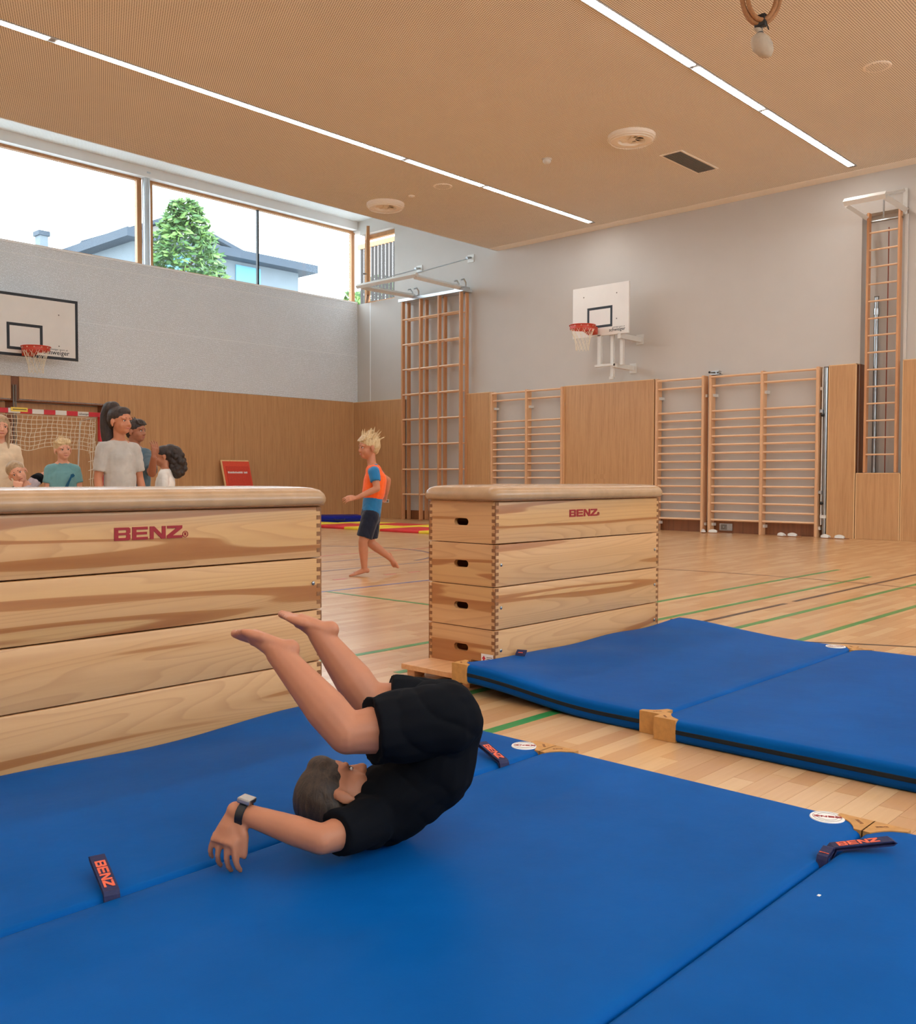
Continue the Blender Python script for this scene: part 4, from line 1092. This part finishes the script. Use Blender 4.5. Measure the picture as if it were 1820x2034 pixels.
def hand(mb, w, tipdir, back, s=1.0, curl=.5, spread=.12, thumb=1, thumb_in=.5):
    """palm and five fingers; w wrist, tipdir along the hand, back = normal of the back of the hand, thumb = side"""
    w = Vector(w); d = Vector(tipdir).normalized(); b = Vector(back); b = (b - d * b.dot(d)).normalized(); sd = d.cross(b) * thumb
    L = .075 * s
    mb.cone(w, w + d * L * .55, .021 * s, .030 * s, 12, sd, .55); mb.cone(w + d * L * .5, w + d * L, .031 * s, .038 * s, 12, sd, .36)
    mb.ball(w + d * L * .55, (.030 * s, .015 * s, .034 * s), Matrix((sd, b, d)).transposed())
    for i, (o_, ln) in enumerate(((.030, .062), (.0102, .070), (-.0102, .066), (-.029, .052))):
        p = w + d * L * .96 + sd * o_ * s - b * .001; a = 0; r_ = (.0081 - .0003 * i) * s
        sp = sd * (o_ * spread / .03)
        pts = [p - d * .012 * s]; dd = (d + sp).normalized(); cur = p; pts.append(cur); rs = [r_ * 1.1, r_ * 1.05]
        for f in (.44, .32, .24):
            a += curl * (1.0 if f > .4 else .95)
            v = dd * math.cos(a) - b * math.sin(a); cur = cur + v * ln * f * s; pts.append(cur); rs.append(r_ * (.95 if f > .4 else .88 if f > .3 else .78))
        chain(mb, pts, rs, n=8)
    p0 = w + d * L * .28 + sd * .018 * s
    v1 = (d * .75 + sd * .75 - b * .25 * thumb_in).normalized(); v2 = (d * 1.0 + sd * .15 - b * .5 * thumb_in).normalized()
    chain(mb, [p0, p0 + v1 * .034 * s, p0 + v1 * .034 * s + v2 * .024 * s, p0 + v1 * .034 * s + v2 * .044 * s], [.013 * s, .0105 * s, .0095 * s, .0078 * s], n=8)
def foot(mb, an, heel_dir, toe, s=1.0, upv=(0, 0, 1)):
    an = Vector(an); toe = Vector(toe); d = (toe - an); u_ = Vector(upv); heel = an + Vector(heel_dir) * .020 * s - u_ * .022 * s
    sd = d.cross(u_).normalized()
    mb.ball(an, .03 * s); mb.ball(heel, (.024 * s, .025 * s, .024 * s)); mb.cone(an, heel, .03 * s, .026 * s)
    ballp = heel.lerp(toe, .66)
    mb.cone(heel, ballp, .026 * s, .034 * s, 12, sd, .6); mb.cone(an, ballp, .030 * s, .022 * s, 12, sd, .7)
    dd = (toe - heel).normalized()
    for i in range(5):
        o_ = (-.028 + .014 * i) * s; ln = (.036, .034, .031, .028, .024)[i] * s
        a = ballp + sd * o_ + dd * (.012 - .004 * i) * s; chain(mb, [a - dd * .02 * s, a + dd * ln * .5, a + dd * ln], [.0125 * s, .011 * s if i else .013 * s, .008 * s if i else .011 * s], n=8)
def rotm(yaw=0, pitch=0, roll=0):
    return (Matrix.Rotation(yaw, 3, 'Z') @ Matrix.Rotation(pitch, 3, 'X') @ Matrix.Rotation(roll, 3, 'Y'))
def head(mb, c, Rm, s):
    c = Vector(c); P = lambda x, y, z: c + Rm @ Vector((x * s, y * s, z * s))
    B = lambda p, r_: mb.ball(P(*p), tuple(k * s for k in r_), Rm, 18, 12)
    B((0, -.03, .13), (.355, .43, .37)); B((0, .09, -.12), (.285, .31, .36)); B((0, .19, -.385), (.12, .12, .10)); B((0, .05, -.3), (.22, .25, .16))
    for x in (-1, 1):
        B((x * .15, .24, -.16), (.12, .12, .13)); B((x * .375, -.02, -.06), (.035, .085, .125)); B((x * .37, -.0, -.16), (.03, .05, .06))
        B((x * .14, .345, .085), (.115, .06, .05))
    mb.cone(P(0, .36, .04), P(0, .455, -.13), .035 * s, .052 * s, 10); B((0, .445, -.135), (.06, .055, .05))
    for x in (-1, 1): B((x * .05, .405, -.15), (.04, .045, .035))
    B((0, .365, -.245), (.10, .055, .03)); B((0, .355, -.29), (.085, .055, .03)); B((0, .30, -.36), (.12, .09, .08))
def face_parts(par, c, Rm, s, brow='brow', smile=.0):
    c = Vector(c); P = lambda x, y, z: c + Rm @ Vector((x * s, y * s, z * s))
    for x in (-1, 1):
        e = MB().ball(P(x * .135, .350, .0), (.056 * s, .024 * s, .024 * s), Rm, 12, 8).build('eye', M['eye_white'], par, smooth=True)
        MB().ball(P(x * .135, .366, .0), (.030 * s, .014 * s, .026 * s), Rm, 12, 8).build('iris', M['iris'], e, smooth=True)
        MB().tube([P(x * (.07 + .035 * k), .395 - .018 * k, .10 + .02 * math.sin(k * 1.0)) for k in range(4)], [.012 * s, .016 * s, .014 * s, .006 * s], 6).build('eyebrow', M[brow], par, smooth=True)
        MB().tube([P(x * (.075 + .04 * k), .385 - .012 * k, .025 + .012 * math.sin(k * 1.05)) for k in range(4)], .007 * s, 5).build('eyelash_line', M['iris'], par, smooth=True)
    MB().tube([P(-.1 + .04 * k, .395 + .018 * math.sin(math.pi * k / 5) , -.268 + smile * abs(k - 2.5) / 2.5) for k in range(6)], [.008 * s, .017 * s, .02 * s, .02 * s, .017 * s, .008 * s], 6).build('mouth', M['lips'], par, smooth=True)
def hair_cap(mb, c, Rm, s, thick=.05, low=-.1, fringe=.2):
    c = Vector(c); P = lambda x, y, z: c + Rm @ Vector((x * s, y * s, z * s)); B = lambda p, r_: mb.ball(P(*p), tuple(k * s for k in r_), Rm, 18, 12)
    B((0, -.065, .19), (.355 + thick, .415 + thick, .33 + thick)); B((0, -.16, .06), (.34 + thick * .7, .33 + thick * .6, .34))
    B((0, .2, .34), (.25 + thick, .16 + thick * .4, .12 + fringe * .3))
    for x in (-1, 1): B((x * .27, -.03, .16), (.095 + thick * .4, .17, .16))
    B((0, -.26, -.1 + low * .3), (.26, .16, .2))
def person(name, lab, loc, rz, H, J, skin, shirt, sleeve=.62, pants=('c_navy', .95), hs=None, headR=None, vox=.0065, fatten=1.0, hands=('relaxed', 'relaxed'), group=None, wrk=.005, hairfn=None, brow='brow', smile=0.0, extra=None, lying=False):
    """J overrides of joints, all in metres, person faces +y, x to its right, z up"""
    t = thing(name, lab, 'person', loc, rz, group)
    k = H / 1.35; D = dict(pelvis=(0, 0, .70), belly=(0, .01, .82), chest=(0, .0, .965), collar=(0, -.01, 1.07), neck=(0, 0, 1.10), head=(0, .02, 1.235),
             shR=(.112, -.01, 1.035), elR=(.15, -.01, .83), wrR=(.165, .06, .655), shL=(-.112, -.01, 1.035), elL=(-.15, -.01, .83), wrL=(-.165, .06, .655),
             hipR=(.07, 0, .68), knR=(.075, .01, .375), anR=(.075, -.01, .06), toeR=(.09, .15, .018), hipL=(-.07, 0, .68), knL=(-.075, .01, .375), anL=(-.075, -.01, .06), toeL=(-.09, .15, .018))
    D = {a: Vector(b) * k for a, b in D.items()}
    for a, b in (J or {}).items(): D[a] = Vector(b)
    f = fatten * k; hs = hs or .205 * k ** .6
    hr = headR if headR is not None else rotm()
    side = (D['shR'] - D['shL']).normalized(); hside = (D['hipR'] - D['hipL']).normalized()
    mb = MB()
    head(mb, D['head'], hr, hs)
    nk = D['head'] + hr @ Vector((0, -.06 * hs, -.2 * hs))
    chain(mb, [nk, D['neck'], D['collar']], [.047 * f, .046 * f, .06 * f])
    chain(mb, [D['collar'], D['chest'], D['belly'], D['pelvis']], [.085 * f, .118 * f, .105 * f, .115 * f], .72, side)
    chain(mb, [D['shL'], D['collar'], D['shR']], [.046 * f, .06 * f, .046 * f])
    for S in 'LR':
        chain(mb, [D['sh' + S], D['sh' + S].lerp(D['el' + S], .35), D['el' + S]], [.046 * f, .043 * f, .034 * f])
        chain(mb, [D['el' + S], D['el' + S].lerp(D['wr' + S], .3), D['wr' + S]], [.034 * f, .034 * f, .022 * f])
        chain(mb, [D['hip' + S], D['hip' + S].lerp(D['kn' + S], .4), D['kn' + S]], [.078 * f, .068 * f, .048 * f])
        chain(mb, [D['kn' + S], D['kn' + S].lerp(D['an' + S], .3), D['an' + S]], [.048 * f, .050 * f, .030 * f])
        an, toe = D['an' + S], D['toe' + S]; hd = (toe - an); shin = (an - D['kn' + S]).normalized()
        fu = -shin; fu = (fu - hd * (fu.dot(hd) / hd.length_squared)).normalized(); foot(mb, an, -hd.normalized(), toe, k, fu)
        hd_ = hands[0 if S == 'L' else 1]; fa = (D['wr' + S] - D['el' + S]).normalized(); th = 1 if S == 'L' else -1
        if hd_ == 'relaxed': hand(mb, D['wr' + S], fa, side * (1 if S == 'R' else -1), k, .35, thumb=-1 if S == 'R' else 1)
        elif hd_ is not None: hand(mb, D['wr' + S], hd_['dir'], hd_['back'], k * hd_.get('s', 1), hd_['curl'], hd_.get('spread', .12), hd_.get('thumb', th), hd_.get('tin', .5))
    body = remeshed(mb, 'body', M[skin], t, vox, 3, .5)
    face_parts(t, D['head'], hr, hs, brow, smile)
    if shirt:
        mb = MB(); g = .012 * k
        hem = D['pelvis'].lerp(D['belly'], -.05)
        chain(mb, [D['collar'] - (D['collar'] - D['chest']) * .12, D['chest'], D['belly'], hem], [.085 * f + g * .6, .118 * f + g, .118 * f + g, .122 * f + g], .76, side, 18)
        chain(mb, [D['shL'], D['collar'] - (D['neck'] - D['chest']).normalized() * .018 * k, D['shR']], [.046 * f + g, .062 * f + g * .35, .046 * f + g])
        for S in 'LR':
            e = D['sh' + S].lerp(D['el' + S], sleeve)
            chain(mb, [D['sh' + S], D['sh' + S].lerp(e, .5)], [.046 * f + g, .045 * f + g]); mb.cone(D['sh' + S].lerp(e, .45), e, .045 * f + g, .043 * f + g, 14)
        remeshed(mb, 'shirt', M[shirt], t, vox * 1.1, 4, .5, wrk * k)
    if pants:
        mb = MB(); g = .012 * k; m_, ln = pants
        chain(mb, [D['belly'].lerp(D['pelvis'], .45), D['pelvis'], (D['hipL'] + D['hipR']) / 2], [.108 * f + g, .118 * f + g, .11 * f + g], .8, hside, 18)
        for S in 'LR':
            if ln <= .6:
                e = D['hip' + S].lerp(D['kn' + S], ln / .6); chain(mb, [D['hip' + S], D['hip' + S].lerp(e, .5)], [.08 * f + g, .074 * f + g]); mb.cone(D['hip' + S].lerp(e, .4), e, .076 * f + g, .066 * f + g * 1.3, 14)
            else:
                e = D['kn' + S].lerp(D['an' + S], (ln - .6) / .4); chain(mb, [D['hip' + S], D['hip' + S].lerp(D['kn' + S], .4), D['kn' + S]], [.08 * f + g, .07 * f + g, .05 * f + g]); mb.cone(D['kn' + S], e, .05 * f + g, .036 * f + g, 14)
        remeshed(mb, 'shorts' if ln <= .6 else 'trousers', M[m_], t, vox * 1.1, 4, .5, wrk * k)
    if not lying: t.location.z = -min(v.co.z for v in body.data.vertices)      # soles on the floor
    if hairfn: hairfn(t, D['head'], hr, hs)
    if extra: extra(t, D, hr, hs, k)
    return t, D

def hair_short(mat, spikes=0, seed=1, wind=(0, 0, 0), parting=True):
    def fn(t, c, Rm, s):
        mb = MB(); hair_cap(mb, c, Rm, s, .035, -.1, .25); r = random.Random(seed)
        P = lambda x, y, z: Vector(c) + Rm @ Vector((x * s, y * s, z * s))
        for k in range(spikes):
            a = r.random() * 6.28; el = .3 + r.random() * 1.2
            d = Vector((math.cos(a) * math.cos(el), math.sin(a) * math.cos(el), math.sin(el))); p = Vector((d.x * .38, -.06 + d.y * .43, .19 + d.z * .34))
            e = d * .5 + Vector(wind) + Vector((r.gauss(0, .2), r.gauss(0, .2), r.gauss(0, .2)))
            ln = (.1 + .14 * r.random()) * (1 + Vector(wind).length); e.normalize()
            mb.cone(P(*p), P(*(p + e * ln)), .045 * s, .012 * s, 6)
        if parting:
            for k in range(9):
                x = -.28 + .07 * k; mb.cone(P(x, .2, .46), P(x * 1.05 + .03, .375, .27 + .05 * abs(x)), .05 * s, .03 * s, 7)
        remeshed(mb, 'hair', M[mat], t, .0055, 1, .4)
    return fn
def hair_pony(mat, tail, r0=.055, curly=False, tie='c_beige', tight=True):
    def fn(t, c, Rm, s):
        mb = MB(); hair_cap(mb, c, Rm, s, .03, 0, .2); P = lambda p: Vector(c) + Rm @ (Vector(p) * s); r = random.Random(4)
        pts = [P(p) for p in tail]; n = len(pts)
        rs = [r0 * (.55 + .6 * math.sin(math.pi * min(1, (i + 1) / n) ** .7 * .85)) for i in range(n)]
        chain(mb, pts, rs, n=10)
        for k in range(46 if curly else 16):
            i = r.randrange(n - 1); p = pts[i].lerp(pts[i + 1], r.random()); d = Vector((r.gauss(0, 1), r.gauss(0, 1), r.gauss(0, .5))).normalized()
            if curly: mb.ball(p + d * rs[i] * .85, r0 * (.28 + .25 * r.random()), nu=8, nv=6)
            else: mb.cone(p, pts[min(i + 2, n - 1)] + d * rs[i] * .9, r0 * .25, .003, 6)
        remeshed(mb, 'hair', M[mat], t, .0055, 1, .4)
        if tie:
            m2 = MB(); a = pts[0]
            for k in range(9): m2.ball(a + Vector((.03 * math.cos(k * .7), .03 * math.sin(k * .7), .006 * math.sin(k * 2.1))), .014, nu=8, nv=6)
            remeshed(m2, 'scrunchie', M[tie], t, .005, 1, .4)
    return fn
def hair_long(mat, length=1.6):
    def fn(t, c, Rm, s):
        mb = MB(); hair_cap(mb, c, Rm, s, .04, 0, .15); P = lambda x, y, z: Vector(c) + Rm @ Vector((x * s, y * s, z * s)); r = random.Random(8)
        for k in range(15):
            a = math.radians(-28 - 124 * k / 14 * 1.0); x, y = .36 * math.cos(a) , .36 * math.sin(a) - .02
            if k in (0, 14): y += .15
            chain(mb, [P(x * .9, y, .2), P(x, y, -.15), P(x * (.95 + .1 * r.random()), y + .05, -.5), P(x * .9 + .04 * r.random(), y + .1, -.5 - (length - .6) * (.8 + .3 * r.random()))], [.09 * s, .085 * s, .075 * s, .035 * s], n=8)
        for x in (-1, 1): chain(mb, [P(x * .33, .12, .22), P(x * .37, .13, -.1), P(x * .36, .16, -.55), P(x * .33, .2, -1.1)], [.06 * s, .06 * s, .06 * s, .03 * s], n=8)
        remeshed(mb, 'hair', M[mat], t, .0055, 1, .4)
    return fn
GRP = 'children waiting behind the vaulting box'
# direction that faces the camera for somebody standing at (x, y): body +y turned to the camera
def face_cam(x, y, off=0): return math.atan2(-y, -x) - math.pi / 2 + math.radians(off)

# boy in teal shirt
def dino(t, D, hr, hs, k):
    mb = MB(); base = D['belly'].lerp(D['chest'], .25); fr = .118 * k
    pts = [(-.075, -.105), (-.06, -.04), (-.035, -.02), (-.005, -.03), (.03, .035), (.055, .085), (.062, .11), (.085, .118), (.1, .1), (.088, .082), (.07, .075), (.05, .03), (.035, -.02), (.03, -.07), (.04, -.11), (.015, -.115), (.0, -.08), (-.02, -.085), (-.03, -.115)]
    outer = [( -p[0] * .95, p[1] * .95) for p in pts]
    Mx = Matrix(((1, 0, 0, base.x), (0, 0, 1, base.y + fr - .004), (0, 1, 0, base.z + .03), (0, 0, 0, 1)))
    mb.prism(outer, [], .006, Mx); mb.build('dinosaur_print', M['c_print'], t)
x, y = 4.235, 9.165
person('person', 'blond boy in a teal T-shirt with a dark blue dinosaur print', (x, y, 0), face_cam(x, y, 6), 1.335, dict(elR=(.138, -.01, .82), wrR=(.13, .05, .65)), 'skin', 'c_teal', hairfn=hair_short('hair_blond', 26, 2), headR=rotm(math.radians(12), math.radians(-2), math.radians(4)), smile=.012, group=GRP, extra=dino)
# girl with the pony tail, grey shirt
x, y = 3.888, 7.388
person('person', 'dark-haired girl with high ponytail in a plain light grey T-shirt', (x, y, 0), face_cam(x, y, 22), 1.545, dict(), 'skin_tan', 'c_grey', .78, hairfn=hair_pony('hair_dark', [(0, -.32, .50), (-.0, -.50, .46), (-.02, -.62, .2), (-.02, -.64, -.15), (0, -.6, -.5), (0, -.54, -.8), (0, -.5, -1.0)], .058), headR=rotm(math.radians(22), 0, 0), hs=.222, fatten=.86, group=GRP)
# person behind with raised hand
def local(loc, rz, d):
    Mi = Matrix.Rotation(-rz, 3, 'Z'); return {a_: tuple(Mi @ (Vector(b_) - Vector(loc))) for a_, b_ in d.items()}
x, y = 4.585, 8.42
th_ = face_cam(x, y, 30)
person('person', 'person in a slate blue T-shirt with one hand raised behind the ponytail girl', (x, y, 0), th_, 1.52, local((x, y, 0), th_, PW_ARM), 'skin_deep', 'c_slate', .85, hairfn=hair_short('hair_dark', 10, 5), hs=.215, headR=rotm(math.radians(28), 0, 0),
       hands=(dict(dir=(-.1, .1, 1), back=(-.2, .9, .1), curl=.30, thumb=1, spread=.15), 'relaxed'), group=GRP)
# girl in white with curly hair, seen from behind
x, y = 5.02, 8.62
person('person', 'girl in a white T-shirt with dark curly hair tied back, turned away', (x, y, 0), face_cam(x, y, -105), 1.27, dict(), 'skin_tan', 'c_white', hairfn=hair_pony('hair_dark', [(0, -.38, .2), (.0, -.55, .05), (.02, -.62, -.25), (0, -.6, -.6), (0, -.55, -.9)], .075, True, None), headR=rotm(math.radians(20), math.radians(-8), 0), group=GRP)
# long-haired person at the edge
x, y = 3.99, 10.04
person('person', 'long-haired girl in a cream beige top, behind the leaning child', (x, y, 0), face_cam(x, y, 2), 1.595, dict(), 'skin', 'c_beige', .95, hairfn=hair_long('hair_fair'), headR=rotm(math.radians(14), 0, math.radians(-3)), hs=.235, group=GRP)
# child leaning in, hand at the mouth, arm on the boy's shoulder
x, y = 4.03, 9.23
rz_ = face_cam(x, y, 8)
J = local((x, y, 0), rz_, LEAN)
def black_sleeves(t, D, hr, hs, k):
    for S in 'LR':
        mb = MB(); e = D['sh' + S].lerp(D['el' + S], .6); chain(mb, [D['sh' + S], D['sh' + S].lerp(e, .4)], [.062 * k, .06 * k]); mb.cone(D['sh' + S].lerp(e, .3), e, .06 * k, .055 * k, 14); remeshed(mb, 'sleeve', M['c_black'], t, .007, 2, .5)
person('person', 'fair-haired child leaning sideways with a hand at the mouth', (x, y, 0), rz_, 1.30, J, 'skin', 'c_lilac', .06, hairfn=hair_pony('hair_fair', [(0, -.4, .3), (0, -.5, .1), (0, -.5, -.15)], .05, False, None), headR=rotm(math.radians(-6), math.radians(-6), math.radians(30)), hs=.215, group=GRP, extra=black_sleeves,
       hands=('relaxed', dict(dir=(-.1, -.1, 1), back=(0, 1, .2), curl=.9)))
# ---- boy running past the far side
RX, RY = 6.16, 6.95
J = dict(head=(.052, -.02, 1.245), neck=(.066, -.045, 1.075), collar=(.075, -.055, 1.045), chest=(.088, -.07, .93), belly=(.07, -.06, .77), pelvis=(.05, -.05, .60),
         shL=(-.015, -.165, 1.0), elL=(-.03, -.225, .85), wrL=(-.20, -.13, .765), shR=(.165, .03, 1.005), elR=(.30, -.02, .93), wrR=(.315, .015, .80),
         hipL=(.0, -.10, .575), knL=(-.075, -.075, .345), anL=(-.035, -.05, .075), toeL=(-.15, .055, .018), hipR=(.10, -.005, .575), knR=(.10, .02, .325), anR=(.29, -.05, .17), toeR=(.345, -.10, .055))
def bib(t, D, hr, hs, k):
    mb = MB(); side = (D['shR'] - D['shL']).normalized(); g = .026
    lo = D['chest'].lerp(D['belly'], .75)
    chain(mb, [D['collar'] - (D['collar'] - D['chest']) * .25, D['chest'], lo], [.092 + g * .4, .118 + g, .118 + g], .78, side, 18)
    chain(mb, [D['collar'].lerp(D['shL'], .55), D['collar'] - Vector((0, 0, .03)), D['collar'].lerp(D['shR'], .55)], [.058, .07, .058])
    remeshed(mb, 'bib', M['c_orange'], t, .007, 3, .5)
# the runner heads along the room, to the viewer's left
hd = Vector((-.68, .73, 0)).normalized()
hR = Matrix((hd.cross(Vector((0, 0, 1))), hd, Vector((0, 0, 1)))).transposed() @ rotm(math.radians(28), math.radians(-4), 0)
rd = (-rt); 
person('person', 'barefoot blond boy running in an orange bib over a blue shirt', (RX, RY, 0), 0, 1.36, J, 'skin_tan', 'c_blue', .55, ('c_navy', .5), headR=hR, hs=.228, hairfn=hair_short('hair_blond', 40, 6, (.1, -.55, .55), True), extra=bib, fatten=.92,
       hands=(dict(dir=(-.8, .45, -.1), back=(-.4, -.5, .8), curl=.25), dict(dir=(-.1, .3, -1), back=(.9, -.2, 0), curl=.8)))

# ---- child rolling over on the mats
GB = Vector((1.56, 1.657, .08))
G = {'pelvis': (0.087, -0.08, 0.287), 'belly': (0.078, -0.060, 0.168), 'chest': (-0.006, 0.004, 0.092), 'collar': (-0.056, 0.045, 0.08), 'neck': (-0.075, 0.052, 0.085), 'head': (-0.105, 0.075, 0.118), 'shR': (-0.108, -0.045, 0.085), 'elR': (-0.262, -0.055, 0.09), 'wrR': (-0.351, 0.135, 0.130), 'shL': (0.035, 0.13, 0.08), 'elL': (0.13, 0.115, 0.083), 'wrL': (0.168, 0.068, 0.187), 'hipR': (0.042, -0.133, 0.309), 'knR': (-0.178, -0.043, 0.301), 'anR': (-0.248, 0.115, 0.47), 'toeR': (-0.312, 0.2, 0.52), 'hipL': (0.136, -0.029, 0.284), 'knL': (0.0, 0.085, 0.325), 'anL': (-0.075, 0.182, 0.486), 'toeL': (-0.138, 0.253, 0.532)}
def on_screen(a, b): return rt * a + up * b
U_ = on_screen(-.9, .43).normalized(); F_ = on_screen(.43, .9).normalized(); X_ = F_.cross(U_)
gR = Matrix((X_, F_, U_)).transposed() @ rotm(math.radians(22), 0, 0)
def watch(t, D, hr, hs, k):
    a = D['wrR']; d = (D['wrR'] - D['elR']).normalized(); e = d.orthogonal().normalized(); g = d.cross(e); n = 20
    c0 = a - d * .022
    rg = [[c0 + d * z + (e * math.cos(2 * math.pi * i / n) + g * math.sin(2 * math.pi * i / n)) * q_ for i in range(n)] for z, q_ in ((-.010, .0255), (-.008, .0285), (.008, .0285), (.010, .0255))]
    w_ = MB().loft(rg, caps=False).build('watch_strap', M['black'], t, smooth=50)
    upd = (up - d * up.dot(d)).normalized(); s2 = d.cross(upd)
    Mx = Matrix((d, s2, upd)).transposed().to_4x4(); Mx.translation = c0 + upd * .03
    MB().bbox(-.016, .016, -.017, .017, -.004, .008, .003, 2, Mx).build('watch_case', M['steel'], w_)
wr, el = Vector(G['wrR']), Vector(G['elR'])
person('person', 'child in black shirt and shorts rolling over on the blue mats', GB, 0, 1.28, G, 'skin_tan', 'c_black', .74, ('c_black', .46), headR=gR, hs=.185, vox=.0045, fatten=1.0, wrk=.009, lying=True,
       hairfn=hair_short('hair_brown', 0, 9, (0, 0, 0), False), extra=watch,
       hands=(dict(dir=(.02, -.1, 1), back=(0, 1, 0), curl=.6), dict(dir=on_screen(-.28, -.85) - fw * .35, back=on_screen(-.3, .45) - fw * .75, curl=.42, s=1.04, spread=.26, thumb=-1, tin=.9)))
